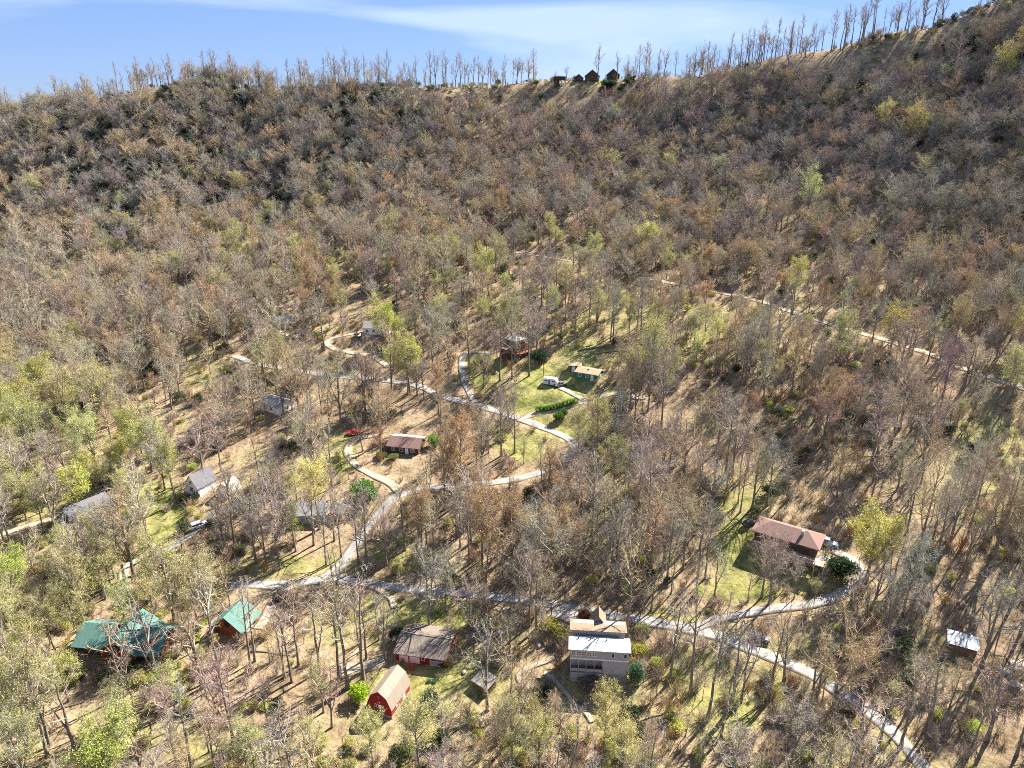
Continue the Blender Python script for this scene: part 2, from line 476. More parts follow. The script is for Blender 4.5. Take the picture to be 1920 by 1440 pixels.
ROADW = 0.76
def road_wear(m, litter_col, track):
    t = m.node_tree
    b_ = t.nodes['Principled BSDF']
    base = b_.inputs['Base Color'].links[0].from_socket
    at_ = t.nodes.new('ShaderNodeAttribute'); at_.attribute_name = 'lane'
    ab = t.nodes.new('ShaderNodeMath'); ab.operation = 'ABSOLUTE'
    t.links.new(at_.outputs['Fac'], ab.inputs[0])
    tcx = t.nodes.new('ShaderNodeTexCoord')
    n_ = t.nodes.new('ShaderNodeTexNoise'); n_.inputs['Scale'].default_value = .55; n_.inputs['Detail'].default_value = 6; n_.inputs['Roughness'].default_value = .7
    t.links.new(tcx.outputs['Object'], n_.inputs['Vector'])
    ad = t.nodes.new('ShaderNodeMath'); ad.operation = 'MULTIPLY_ADD'; ad.inputs[1].default_value = 1.5; ad.inputs[2].default_value = -.75
    t.links.new(n_.outputs['Fac'], ad.inputs[0])
    sm_ = t.nodes.new('ShaderNodeMath'); sm_.operation = 'ADD'
    t.links.new(ab.outputs[0], sm_.inputs[0]); t.links.new(ad.outputs[0], sm_.inputs[1])
    def ramp(stops):
        r_ = t.nodes.new('ShaderNodeValToRGB')
        e = r_.color_ramp.elements
        while len(e) < len(stops): e.new(.5)
        for k_, (q_, c_) in enumerate(stops):
            e[k_].position = q_; e[k_].color = (c_, c_, c_, 1)
        return r_
    tr_ = ramp([(.0, 1 - track), (.25, 1.0), (.5, 1.0), (.8, 1 - track), (1.0, 1 - 1.6 * track)])
    t.links.new(ab.outputs[0], tr_.inputs['Fac'])
    mu = t.nodes.new('ShaderNodeMixRGB'); mu.blend_type = 'MULTIPLY'; mu.inputs['Fac'].default_value = 1
    t.links.new(base, mu.inputs['Color1']); t.links.new(tr_.outputs['Color'], mu.inputs['Color2'])
    er = ramp([(.62, 0), (1.0, .95)])
    t.links.new(sm_.outputs[0], er.inputs['Fac'])
    mi = t.nodes.new('ShaderNodeMixRGB'); mi.inputs['Color2'].default_value = (*litter_col, 1)
    t.links.new(er.outputs['Color'], mi.inputs['Fac']); t.links.new(mu.outputs['Color'], mi.inputs['Color1'])
    t.links.new(mi.outputs['Color'], b_.inputs['Base Color'])
road_wear(M_ASPH, (.25, .18, .11), .16)
road_wear(M_GRAV, (.26, .20, .11), .22)

for k, ((nm, mt, wid, px), l) in enumerate(zip(ROADS, road_lines)):
    tg = np.gradient(l, axis=0); tg /= np.linalg.norm(tg, axis=1)[:, None]
    nn_ = np.stack([-tg[:, 1], tg[:, 0]], -1)
    lift = 0.10 + 0.012 * k
    wid = wid * ROADW
    prof = [(-1.04, -0.35), (-1.0, lift), (-0.5, lift + .03), (0, lift + .05), (0.5, lift + .03), (1.0, lift), (1.04, -0.35)]
    edge = 1 + 0.34 * vnoise(l[:, 0] * 1.0, l[:, 1], 3.2, 60 + k) + 0.2 * vnoise(l[:, 0], l[:, 1], 9.0, 90 + k)
    vs = []
    for f_, dz in prof:
        p = l + nn_ * (wid / 2 * f_ * (edge if abs(f_) > .9 else 1))[:, None] if abs(f_) > .9 else l + nn_ * (wid / 2 * f_)
        vs.append(np.stack([p[:, 0], p[:, 1], gz(p[:, 0], p[:, 1]) + dz], -1))
    vs = np.stack(vs, 1)
    n, w = vs.shape[:2]
    ii = np.arange(n * w).reshape(n, w)
    ff = np.stack([ii[:-1, :-1], ii[:-1, 1:], ii[1:, 1:], ii[1:, :-1]], -1).reshape(-1, 4)[:, ::-1]
    o = link(nm, new_mesh(nm, vs.reshape(-1, 3), ff, [M_ASPH if mt == 'asphalt' else M_GRAV], smooth=True))
    a_ = o.data.attributes.new('lane', 'FLOAT', 'POINT')
    a_.data.foreach_set('value', np.tile(np.array([f_ for f_, _ in prof], np.float32), n))
    o['kind'] = 'structure'

# ------------------------------------------------------------------ building kit
def box_vf(x0, x1, y0, y1, z0, z1, o=0):
    v = [(x0, y0, z0), (x1, y0, z0), (x1, y1, z0), (x0, y1, z0), (x0, y0, z1), (x1, y0, z1), (x1, y1, z1), (x0, y1, z1)]
    f = [(0, 3, 2, 1), (4, 5, 6, 7), (0, 1, 5, 4), (1, 2, 6, 5), (2, 3, 7, 6), (3, 0, 4, 7)]
    return v, [tuple(a + o for a in q) for q in f]

def box(name, x0, x1, y0, y1, z0, z1, m, parent, label=None):
    v, f = box_vf(x0, x1, y0, y1, z0, z1)
    o = link(name, new_mesh(name, v, f, [m]), parent)
    if label: o['label'] = label
    return o

def boxes(name, lst, m, parent, kind=None):
    V_, F_ = [], []
    for b_ in lst:
        v, f = box_vf(*b_, o=len(V_))
        V_ += v; F_ += f
    o = link(name, new_mesh(name, V_, F_, [m]), parent)
    if kind: o['kind'] = kind
    return o

def prism(name, prof, x0, x1, m, parent, axis='x', label=None):
    """closed profile [(a, z)] extruded along the x (or y) axis"""
    n = len(prof)
    if axis == 'x':
        v = [(x0, a, z) for a, z in prof] + [(x1, a, z) for a, z in prof]
    else:
        v = [(a, x0, z) for a, z in prof] + [(a, x1, z) for a, z in prof]
    f = [tuple(range(n))[::-1], tuple(range(n, 2 * n))] + [(i, (i + 1) % n, n + (i + 1) % n, n + i) for i in range(n)]
    me_ = new_mesh(name, v, f, [m])
    bm = bmesh.new(); bm.from_mesh(me_); bmesh.ops.recalc_face_normals(bm, faces=bm.faces); bm.to_mesh(me_); bm.free()
    o = link(name, me_, parent)
    if label: o['label'] = label
    return o

def roof_prof(outer, t):
    """outline of a bent roof sheet of thickness t"""
    return outer + [(a, z - t) for a, z in outer[::-1]]

def slab(name, quad, t_, m, parent, label=None):
    v = [tuple(p) for p in quad] + [(p[0], p[1], p[2] - t_) for p in quad]
    n = len(quad)
    f = [tuple(range(n)), tuple(range(n, 2 * n))[::-1]] + [(i, n + i, n + (i + 1) % n, (i + 1) % n) for i in range(n)]
    me_ = new_mesh(name, v, f, [m])
    bm = bmesh.new(); bm.from_mesh(me_); bmesh.ops.recalc_face_normals(bm, faces=bm.faces); bm.to_mesh(me_); bm.free()
    o = link(name, me_, parent)
    if label: o['label'] = label
    return o

def hip(name, x, y, z0, z1, rl, m, parent, t_=.2):
    v = [(-x, -y, z0), (x, -y, z0), (x, y, z0), (-x, y, z0), (-rl, 0, z1), (rl, 0, z1)]
    v += [(-x, -y, z0 - t_), (x, -y, z0 - t_), (x, y, z0 - t_), (-x, y, z0 - t_)]
    f = [(0, 1, 5, 4), (1, 2, 5), (2, 3, 4, 5), (3, 0, 4), (6, 9, 8, 7), (0, 6, 7, 1), (1, 7, 8, 2), (2, 8, 9, 3), (3, 9, 6, 0)]
    if rl == 0:
        v = v[:5] + v[6:]
        f = [(0, 1, 4), (1, 2, 4), (2, 3, 4), (3, 0, 4), (5, 8, 7, 6), (0, 5, 6, 1), (1, 6, 7, 2), (2, 7, 8, 3), (3, 8, 5, 0)]
    return link(name, new_mesh(name, v, f, [m]), parent)

def opening(kind, side, wall, c, z, w, h, frame_m, pane_m, parent, bars=False):
    """window or door on a wall plane: side 'y-' means the wall at y = wall facing -y, and so on"""
    d = .07
    lo, hi = (wall - d, wall + .02) if side[1] == '-' else (wall - .02, wall + d)
    e = .09
    if side[0] == 'y':
        mk = lambda a0, a1, z0, z1, l_, h_: (a0, a1, l_, h_, z0, z1)
    else:
        mk = lambda a0, a1, z0, z1, l_, h_: (l_, h_, a0, a1, z0, z1)
    a0, a1, z0, z1 = c - w / 2, c + w / 2, z, z + h
    fr = [mk(a0 - e, a0, z0 - e, z1 + e, lo, hi), mk(a1, a1 + e, z0 - e, z1 + e, lo, hi), mk(a0, a1, z1, z1 + e, lo, hi), mk(a0, a1, z0 - e, z0, lo, hi)]
    if bars:
        fr.append(mk((a0 + a1) / 2 - .03, (a0 + a1) / 2 + .03, z0, z1, lo, hi))
        fr.append(mk(a0, (a0 + a1) / 2 - .03, (z0 + z1) / 2 - .03, (z0 + z1) / 2 + .03, lo, hi))
        fr.append(mk((a0 + a1) / 2 + .03, a1, (z0 + z1) / 2 - .03, (z0 + z1) / 2 + .03, lo, hi))
    wnd = boxes(kind, fr, frame_m, parent)
    ins = .03
    lo2, hi2 = (wall - d + ins, wall + .02) if side[1] == '-' else (wall - .02, wall + d - ins)
    box('pane' if kind == 'window' else 'panel', *mk(a0 + .001, a1 - .001, z0 + .001, z1 - .001, lo2, hi2), pane_m, wnd)
    return wnd

def spot(u, v, back=0.0, rot=0.0, side=0.0):
    """ground point under photo pixel (u, v), then moved along the thing's own +y by back and +x by side"""
    g = ground(u, v)
    x = g.x - math.sin(rot) * back + math.cos(rot) * side
    y = g.y + math.cos(rot) * back + math.sin(rot) * side
    return Vector((x, y, g.z))

M_RED = mat('red painted boards', (.36, .028, .03), .75, .2, (1.2, (.26, .022, .024), 5, (6, 6, .5)))
M_REDDK = mat('dark red boards', (.22, .03, .028), .8, .2, (1.0, (.15, .022, .02), 5, (6, 6, .5)))
M_CREAMR = mat('tan metal roofing', (.29, .235, .185), .85, .15, (0.8, (.235, .185, .145), 4, (6, .3, .3)))
M_OLDR = mat('weathered shake roof', (.13, .105, .085), .95, .1, (0.9, (.24, .20, .165), 8, (7, .8, .8)), .4)
M_WHITE = mat('white painted trim', (.78, .77, .74), .6, .3)
M_WHITER = mat('white membrane roofing and glint', (.56, .54, .485), .5, .3, (0.6, (.48, .465, .42), 5))  # also colours the painted sun glint on the ranch house
M_TANW = mat('greige board siding', (.42, .385, .37), .8, .2, (0.7, (.36, .33, .315), 5, (.4, .4, 9)))
M_TANR = mat('tan shingle roofing', (.27, .20, .14), .95, .05, (1.6, (.215, .155, .105), 6))
M_CONC = mat('grey block foundation', (.31, .29, .275), .9, .1, (2.0, (.20, .185, .17), 6))
M_BRNR = mat('brown asphalt shingles', (.20, .125, .105), .9, .15, (1.3, (.225, .142, .118), 7))
M_BRNW = mat('dark brown siding', (.10, .065, .045), .85, .15, (1.0, (.07, .045, .03), 5, (.5, .5, 8)))
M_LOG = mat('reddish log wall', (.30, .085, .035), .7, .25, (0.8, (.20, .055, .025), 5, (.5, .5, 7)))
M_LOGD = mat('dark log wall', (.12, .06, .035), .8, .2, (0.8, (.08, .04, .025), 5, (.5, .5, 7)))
M_GREENR = mat('green metal roofing', (.105, .205, .175), .75, .15, (0.7, (.075, .15, .13), 6, (5, .6, .6)))
M_GRYR = mat('slate grey shingles', (.23, .235, .25), .85, .2, (1.2, (.30, .30, .31), 6))
M_DKR = mat('charcoal shingles', (.12, .12, .135), .85, .2, (1.2, (.17, .165, .175), 6))
M_METR = mat('bare galvanised roofing', (.165, .185, .225), .55, .3, (1.0, (.12, .135, .17), 6, (5, .5, .5)), 0, .35)
M_WOOD = mat('weathered brown boards', (.20, .13, .075), .85, .15, (1.4, (.14, .09, .05), 6, (7, 7, .6)))
M_LTWOOD = mat('pale lumber', (.48, .38, .26), .8, .2, (2.0, (.40, .31, .21), 5))
M_LTCREAM = mat('cream metal roofing', (.36, .28, .185), .8, .1, (0.8, (.29, .22, .145), 4, (6, .3, .3)))
M_GREENW = mat('green painted wall', (.035, .16, .09), .75, .2, (1.0, (.035, .16, .09), 5))
M_GLASS = mat('window glass', (.035, .045, .055), .08, .6)
M_GLASSB = mat('curtained window glass', (.22, .14, .085), .15, .5)
M_BLUEW = mat('blue grey siding', (.27, .31, .37), .8, .2, (1.0, (.23, .27, .33), 5))
M_STONE = mat('grey field stone', (.30, .28, .25), .9, .15, (1.5, (.40, .38, .34), 6), .4)
M_DARK = mat('dark metal', (.03, .03, .033), .5, .4)
M_RUST = mat('reddish stained deck', (.27, .10, .05), .8, .2, (1.2, (.2, .07, .04), 5))

def gable_house(name, label, cat, u, v, rot, Lx, W, ez, rz, mw, mr, back=0.0, over=.4, floor=-4.0, windows=(), doors=(), frame=None, pane=None, rt=.16, chimney=None):
    """ridge along local x; walls Lx long, W deep; eaves at ez, ridge at rz"""
    r = R(rot)
    root = thing(name, label, cat, spot(u, v, back, r), r)
    w, l = W / 2, Lx / 2
    prism('wall', [(-w, floor), (w, floor), (w, ez), (0, rz), (-w, ez)], -l, l, mw, root)
    s = (rz - ez) / w
    prism('roof', roof_prof([(-w - over, ez - over * s + rt + .02), (0, rz + rt + .02), (w + over, ez - over * s + rt + .02)], rt), -l - over, l + over, mr, root)
    for sd_, wl, c, z, ww, hh in windows:
        opening('window', sd_, wl, c, z, ww, hh, frame or M_WHITE, pane or M_GLASS, root, ww > 1.0)
    for sd_, wl, c, z, ww, hh in doors:
        opening('door', sd_, wl, c, z, ww, hh, frame or M_WHITE, M_WHITE, root)
    if chimney:
        cx, cy, cz = chimney
        box('chimney', cx - .4, cx + .4, cy - .4, cy + .4, ez, cz, M_STONE, root)
    return root

# --- red gambrel barn
r = R(69)
barn = thing('gambrel_barn', 'bright red gambrel barn with pale roof standing on the lawn', 'barn', spot(728, 1322, 0, 0) + Vector((.2, 1.1, -.1)), r)
gp = [(-2.75, 2.7), (-1.75, 5.0), (0, 6.3), (1.75, 5.0), (2.75, 2.7)]
prism('wall', [(-2.75, .5), (2.75, .5)] + gp[::-1], -3.9, 3.9, M_RED, barn)
box('foundation', -3.95, 3.95, -2.8, 2.8, -3, .5, M_STONE, barn)
prism('roof', roof_prof([(-3.0, 2.35), (-1.88, 5.12), (0, 6.5), (1.88, 5.12), (3.0, 2.35)], .13), -4.2, 4.1, M_CREAMR, barn)
for c in (-.55, .75):
    opening('window', 'x-', -3.9, c, 1.9, .75, .75, M_WHITE, M_GLASS, barn, True)
opening('window', 'x-', -3.9, .1, 4.3, .7, .8, M_REDDK, M_GLASSB, barn)
opening('door', 'y-', -2.75, 1.2, .55, .95, 2.0, M_WHITE, M_WHITE, barn)
opening('window', 'y-', -2.75, -1.6, 1.4, .7, .8, M_WHITE, M_GLASS, barn)

# --- long low red building with the weathered roof
r = R(-11)
low = thing('workshop', 'long low red outbuilding under a weathered grey shake roof', 'outbuilding', spot(789, 1247, 4.6, r), r)
prism('wall', [(-4.6, -3), (4.6, -3), (4.6, 2.6), (0, 3.9), (-4.6, 2.6)], -5.9, 5.9, M_REDDK, low)
prism('roof', roof_prof([(-5.3, 2.58), (0, 4.1), (5.3, 2.58)], .18), -6.3, 6.3, M_OLDR, low)
for c, w_ in ((-4.0, 2.0), (-1.4, 2.2)):
    opening('garage_door', 'y-', -4.6, c, .1, w_, 1.7, M_WHITE, M_WHITE, low)
opening('window', 'y-', -4.6, .6, 1.1, .6, .8, M_WHITE, M_GLASS, low)
opening('garage_door', 'y-', -4.6, 3.6, .1, 2.6, 1.2, M_WHITE, M_BLUEW, low)
opening('window', 'x+', 5.9, -2.2, 1.0, .8, .9, M_WHITE, M_GLASS, low)
box('ridge_cap', -6.32, 6.32, -.14,   .14, 4.08, 4.18, M_OLDR, low)

# --- greige house with the white roof by the road
r = R(-5)
th = thing('split_level_house', 'greige split level house with white and tan roofs beside the road', 'house', spot(1121, 1279, 0, r), r)
X = 6.3
box('upper_wall', -X, X, 0, 3.2, 6.0, 8.7, M_TANW, th)
box('lower_wall', .9, X - .02, .03, 3.15, 2.2, 6.0, M_TANW, th)
box('foundation', .9, X + .02, .0, 3.2, -3, 2.2, M_CONC, th)
box('porch_back_wall', -X + .1, .9, 1.9, 3.1, -3, 6.0, M_TANW, th)
box('porch_floor', -X + .1, .9, .1, 2.6, 2.1, 2.4, M_WOOD, th)
box('band_board', -X - .04, X + .04, -.06, -.003, 5.85, 6.15, M_WHITE, th)
for px in (-6.15, -4.45, -2.75, -1.0, .75):
    box('post', px - .06, px + .06, .06, .18, -3, 5.998, M_TANW, th)
for px0, px1 in ((-4.36, -2.84), (-2.66, -1.09), (-6.06, -4.54), (-.91, .66)):
    box('screen_panel', px0, px1, .10, .14, -2, 3.2, M_TANW, th)
slab('roof', [(-X - .4, -.55, 8.85), (X + .4, -.55, 8.85), (X + .4, 3.5, 9.15), (-X - .4, 3.5, 9.15)], .22, M_WHITER, th, 'white flat front roof')
for px in (-4.6, -1.9, 1.6):
    box('roof_vent', px - .1, px + .1, 2.6, 2.8, 9.05, 9.75, M_DARK, th)
for k in range(5):
    opening('window', 'y-', 0, -5.6 + k * 1.14, 6.95, .85, 1.05, M_WHITE, M_GLASSB, th, True)
opening('window', 'y-', 0, 2.9, 6.85, .6, 1.0, M_WHITE, M_GLASS, th)
opening('window', 'y-', 0, 5.6, 6.85, .55, 1.0, M_WHITE, M_GLASS, th)
box('rear_wall', -X + .6, X - .6, 4.4, 7.9, 0, 9.9, M_TANW, th)
box('link_roof', -X + .3, X - 1.8, 3.52, 4.38, 7.0, 8.3, M_GRYR, th)
slab('roof', [(-X - .2, 4.05, 10.2), (X - .2, 4.05, 10.2), (X - .2, 8.3, 9.75), (-X - .2, 8.3, 9.75)], .2, M_TANR, th, 'tan rear roof')
prism('entry_wall', [(-1.3, 2), (1.3, 2), (1.3, 9.4), (0, 11.2), (-1.3, 9.4)], 7.92, 10.6, M_TANW, th, axis='y')
prism('entry_roof', roof_prof([(-1.75, 9.0), (0, 11.5), (1.75, 9.0)], .15), 7.2, 11.1, M_TANR, th, axis='y')
box('step', -.9, .9, 10.62, 11.8, 1, 3.8, M_CONC, th)

# --- brown hip-roofed house on the hillside
r = R(-33)
bh = thing('hip_roof_house', 'brown hip roofed house on the slope above the forked drive', 'house', spot(1473, 1031, 0, r), r)
box('wall', -7.6, 7.6, -3.4, 3.4, 2.1, 5.0, M_BRNW, bh)
box('foundation', -7.55, 7.55, -3.35, 3.35, -4, 2.1, M_CONC, bh)
hip('roof', 8.4, 4.2, 5.05, 7.0, 4.6, M_BRNR, bh, .25)
for c in (-5.6, -2.6, .4, 3.0, 5.6):
    opening('window', 'y-', -3.4, c, 3.0, 1.1, 1.1, M_BRNW, M_GLASS, bh)
opening('window', 'x+', 7.6, -.8, 3.0, 1.2, 1.1, M_WHITE, M_GLASS, bh)
opening('door', 'x+', 7.6, 1.6, 2.2, .95, 2.0, M_WHITE, M_BRNW, bh)
opening('door', 'y-', -3.4, 4.6, .0, 1.6, 2.0, M_WHITE, M_GLASS, bh)
box('chimney', 3.2, 3.9, -1.6, -1.0, 5.0, 7.5, M_STONE, bh)
box('deck', .5, 10.4, -6.4, -3.42, 1.95, 2.15, M_LTWOOD, bh)
for px in (.7, 3.2, 5.7, 8.0, 10.2):
    box('deck_post', px - .1, px + .1, -6.4, -6.2, -4, 3.3, M_LTWOOD, bh)
for a, b_ in ((.8, 3.1), (3.3, 5.6), (5.8, 7.9), (8.1, 10.1)):
    box('deck_rail', a, b_, -6.34, -6.26, 3.0, 3.1, M_LTWOOD, bh)

# --- small shed with a bare metal roof
r = R(-27)
sh = thing('garden_shed', 'small brown plank shed with a bare metal roof', 'shed', spot(1801, 1231, 1.8, r), r)
box('wall', -2.6, 2.6, -1.8, 1.8, -2, 2.15, M_WOOD, sh)
slab('roof', [(-2.95, -2.15, 2.35), (2.95, -2.15, 2.35), (2.95, 2.15, 2.95), (-2.95, 2.15, 2.95)], .1, M_METR, sh)
for k in range(9):
    yy0 = -2.95 + .1 + k * .72
    slab('roof_seam', [(yy0, -2.16, 2.385), (yy0 + .06, -2.16, 2.385), (yy0 + .06, 2.16, 2.985), (yy0, 2.16, 2.985)], .034, M_METR, sh)
prism('gable_infill', [(-1.78, 2.15), (1.78, 2.15), (1.78, 2.83)], -2.58, 2.58, M_WOOD, sh)
opening('door', 'y-', -1.8, 1.2, -.1, 1.0, 1.9, M_WOOD, M_WOOD, sh)

# --- big lodge with green metal roofs
r = R(-6)
gh = thing('green_roof_lodge', 'large log lodge with several steep green metal roofs', 'house', spot(222, 1249, 5.0, r), r)
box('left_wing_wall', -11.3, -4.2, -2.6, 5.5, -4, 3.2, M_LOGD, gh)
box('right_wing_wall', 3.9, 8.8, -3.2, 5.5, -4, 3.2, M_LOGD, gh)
prism('gable_wall', [(-4.1, -4), (4.0, -4), (4.0, 3.4), (-.05, 6.3), (-4.1, 3.4)], -4.2, 5.6, M_LOG, gh, axis='y')
prism('roof', roof_prof([(-5.0, 2.95), (0, 6.6), (5.0, 2.95)], .16), -5.2, 6.2, M_GREENR, gh, axis='y', label='steep pale green gable roof')
prism('left_wing_roof', roof_prof([(-3.6, 2.75), (1.5, 5.5), (6.2, 2.75)], .16), -11.9, -3.2, M_GREENR, gh)
prism('right_wing_roof', roof_prof([(-4.4, 2.6), (1.2, 5.7), (6.2, 2.75)], .16), 2.9, 9.6, M_GREENR, gh)
prism('dormer_wall', [(-2.6, 3.9), (-.2, 3.9), (-.2, 6.3), (-2.6, 5.6)], 5.6, 7.4, M_LOG, gh)
slab('dormer_roof', [(5.3, -2.95, 5.75), (7.7, -2.95, 5.75), (7.7, .3, 6.7), (5.3, .3, 6.7)], .12, M_GREENR, gh)
opening('window', 'y-', -4.2, -1.7, 1.0, 1.6, 1.6, M_LOGD, M_GLASS, gh)
opening('window', 'y-', -4.2, 1.5, 1.0, 1.6, 1.6, M_LOGD, M_GLASS, gh)
opening('window', 'y-', -4.2, -.05, 3.4, 1.8, 1.3, M_LOGD, M_GLASS, gh)
for c in (5.2, 7.4):
    opening('window', 'y-', -3.2, c, .9, 1.2, 1.3, M_LOGD, M_GLASS, gh)
for c in (-9.6, -6.6):
    opening('window', 'y-', -2.6, c, .9, 1.2, 1.3, M_LOGD, M_GLASS, gh)
box('deck', -10.5, 6.5, -8.0, -4.25, -.3, -.1, M_RUST, gh)
for k in range(8):
    px = -10.3 + k * 2.36
    box('deck_post', px - .08, px + .08, -7.95, -7.8, -4, .9, M_RUST, gh)
for k in range(7):
    px = -10.3 + k * 2.36
    box('deck_rail', px + .09, px + 2.27, -7.92, -7.84, .75, .85, M_RUST, gh)
box('chimney', 4.6, 5.6, -.6, .5, 2.8, 7.3, M_STONE, gh)
box('step', 10.0, 12.5, -6.2, -5.6, -3, -.5, M_LTWOOD, gh)
box('step', 9.7, 12.2, -7.1, -6.5, -3, -.9, M_LTWOOD, gh)

# --- green-roofed garage
r = R(-16 + 90)
ga = thing('log_garage', 'small log garage with a green gable roof at the drive end', 'garage', spot(447, 1186, 0, 0) + Vector((-1.0, 1.9, 0)), r)
prism('wall', [(-3.5, -3), (3.5, -3), (3.5, 2.8), (0, 5.6), (-3.5, 2.8)], -3.1, 3.1, M_LOG, ga)
prism('roof', roof_prof([(-4.5, 2.2), (0, 5.85), (4.5, 2.2)], .15), -3.9, 3.7, M_GREENR, ga)
opening('garage_door', 'y-', -3.5, -.2, .1, 3.0, 2.2, M_LOGD, M_WHITE, ga)
opening('window', 'x-', -3.1, 0, 2.7, 1.3, 1.2, M_LOGD, M_GLASS, ga)

# --- other houses among the trees
gable_house('cottage', 'grey roofed cottage beside the yellow green shrubs', 'house', 578, 984, 4, 9.0, 7.4, 3.0, 5.2, M_BLUEW, M_GRYR, 3.7,
            windows=[('y-', -3.7, -2.8, 1.0, 1.1, 1.1), ('y-', -3.7, 0, 1.0, 1.1, 1.1), ('y-', -3.7, 2.9, 1.0, 1.1, 1.1)], chimney=(2.4, .9, 6.2))
gable_house('annex', 'small tan walled outbuilding next to the grey roofed cottage', 'outbuilding', 632, 974, -35, 5.0, 4.2, 2.6, 4.0, M_LTWOOD, M_GRYR, 2.0, windows=[('x+', 2.5, 0, .9, .9, 1.0)])
wh = gable_house('gabled_cottage', 'dark roofed cottage with a tall white gable end', 'house', 391, 921, 62, 7.0, 5.6, 2.6, 6.2, M_WHITE, M_DKR, 2.8, over=.25,
            windows=[('x-', -3.5, 0, 1.0, 1.2, 1.3), ('x-', -3.5, 0, 3.6, .8, .9)])
gt = thing('greenhouse', 'white rounded greenhouse tunnel beside the white gabled cottage', 'greenhouse', spot(431, 922), R(70))
prof = [(2.2 * math.cos(a), .3 + 3.4 * math.sin(a)) for a in np.linspace(0, math.pi, 13)]
prism('cover', roof_prof(prof, .08), -2.6, 2.6, M_WHITER, gt)
prism('end_wall', [(2.1, -1)] + [(2.1 * math.cos(a), .3 + 3.25 * math.sin(a)) for a in np.linspace(0, math.pi, 13)] + [(-2.1, -1)], -2.55, -2.45, M_WHITER, gt)
box('door', -2.62, -2.56, -.45, .45, -.5, 1.8, M_WHITE, gt)
gable_house('slate_roof_house', 'blue grey house with a long slate roof near the gravel drive', 'house', 172, 972, 54, 11.0, 7.2, 3.2, 5.3, M_BLUEW, M_DKR, 2.0,
            windows=[('x-', -5.5, -1.6, 1.0, 1.2, 1.2), ('x-', -5.5, 1.6, 1.0, 1.2, 1.2), ('y-', -3.6, -3.0, 1.0, 1.2, 1.1), ('y-', -3.6, 0, 1.0, 1.2, 1.1), ('y-', -3.6, 3, 1.0, 1.2, 1.1)])
gable_house('grey_roof_house', 'grey roofed house below the gravel road bend', 'house', 509, 772, -32, 10.0, 7.4, 2.8, 4.8, M_WHITE, M_GRYR, 3.0,
            windows=[('y-', -3.7, -2.5, 1.0, 1.1, 1.1), ('y-', -3.7, 1.0, 1.0, 1.1, 1.1), ('x+', 5.0, 0, 1.0, 1.1, 1.1)])
bp_ = gable_house('ranch_house', 'low ranch house, brown front roof slope and white painted sun glint at rear', 'house', 756, 851, -12, 10.5, 7.0, 2.5, 4.3, M_BRNW, M_BRNR, 3.5,
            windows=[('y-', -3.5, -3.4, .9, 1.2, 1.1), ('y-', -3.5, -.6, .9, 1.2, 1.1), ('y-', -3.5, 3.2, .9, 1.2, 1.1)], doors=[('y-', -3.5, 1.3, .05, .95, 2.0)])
slab('roof_glint', [(-5.7, .25, 4.50), (5.7, .25, 4.50), (5.7, 3.6, 3.45 + .12), (-5.7, 3.6, 3.45 + .12)], .05, M_WHITER, bp_, 'white sheet painting the sun glint on the rear roof')  # white sheet paints a sun glint over the brown rear slope

r = R(45)
cb = thing('tower_cabin', 'tall red orange log cabin with a grey pyramid roof', 'cabin', spot(967, 668, 1.6, 0), r)
box('wall', -2.5, 2.5, -2.5, 2.5, 1.8, 6.6, M_LOG, cb)
box('foundation', -2.45, 2.45, -2.45, 2.45, -4, 1.8, M_CONC, cb)
hip('roof', 3.1, 3.1, 6.7, 8.3, 0, M_GRYR, cb, .2)
for c in (-1.2, 1.2):
    opening('window', 'y-', -2.5, c, 4.6, .9, 1.1, M_LOGD, M_GLASS, cb)
    opening('window', 'x-', -2.5, c, 4.6, .9, 1.1, M_LOGD, M_GLASS, cb)
    opening('window', 'y-', -2.5, c, 2.2, .9, 1.1, M_LOGD, M_GLASS, cb)
box('wing_wall', -6.6, -2.52, -1.4, 2.4, -4, 4.0, M_LOGD, cb)
slab('wing_roof', [(-7.0, -1.8, 4.1), (-2.53, -1.8, 4.6), (-2.53, 2.8, 4.6), (-7.0, 2.8, 4.1)], .16, M_BRNR, cb)
box('deck', -2.5, 4.6, -4.6, -2.52, 1.6, 1.8, M_RUST, cb)
for px in (-2.4, 1.0, 4.4):
    box('deck_post', px - .1, px + .1, -4.6, -4.4, -4, 2.8, M_RUST, cb)
box('deck_rail', -2.28, .88, -4.54, -4.46, 2.6, 2.7, M_RUST, cb)
box('deck_rail', 1.12, 4.28, -4.54, -4.46, 2.6, 2.7, M_RUST, cb)

tc_ = gable_house('green_cottage', 'cottage with cream roof and green end wall above the hedge', 'house', 1100, 713, -27, 8.6, 6.0, 2.5, 3.3, M_GREENW, M_LTCREAM, 2.6,
            windows=[('y-', -3.0, -2.6, .9, 1.0, 1.0), ('y-', -3.0, .2, .9, 1.0, 1.0), ('x+', 4.3, .2, .9, 1.2, 1.0)], doors=[('y-', -3.0, 2.2, .05, .95, 2.0)])
box('roof_vent', -.4, .2, -1.0, -.6, 3.0, 3.5, M_DARK, tc_)
r = R(-3)
sm = thing('tool_shed', 'small shed with cream lean-to roof behind the green cottage', 'shed', spot(1077, 697, 1.4, r), r)
box('wall', -2.3, 2.3, -1.4, 1.4, -2, 2.3, M_WOOD, sm)
slab('roof', [(-2.7, -1.8, 2.45), (2.7, -1.8, 2.45), (2.7, 1.8, 2.65), (-2.7, 1.8, 2.65)], .12, M_LTCREAM, sm)
opening('door', 'y-', -1.4, -.4, .0, 1.1, 1.9, M_WHITE, M_WHITE, sm)

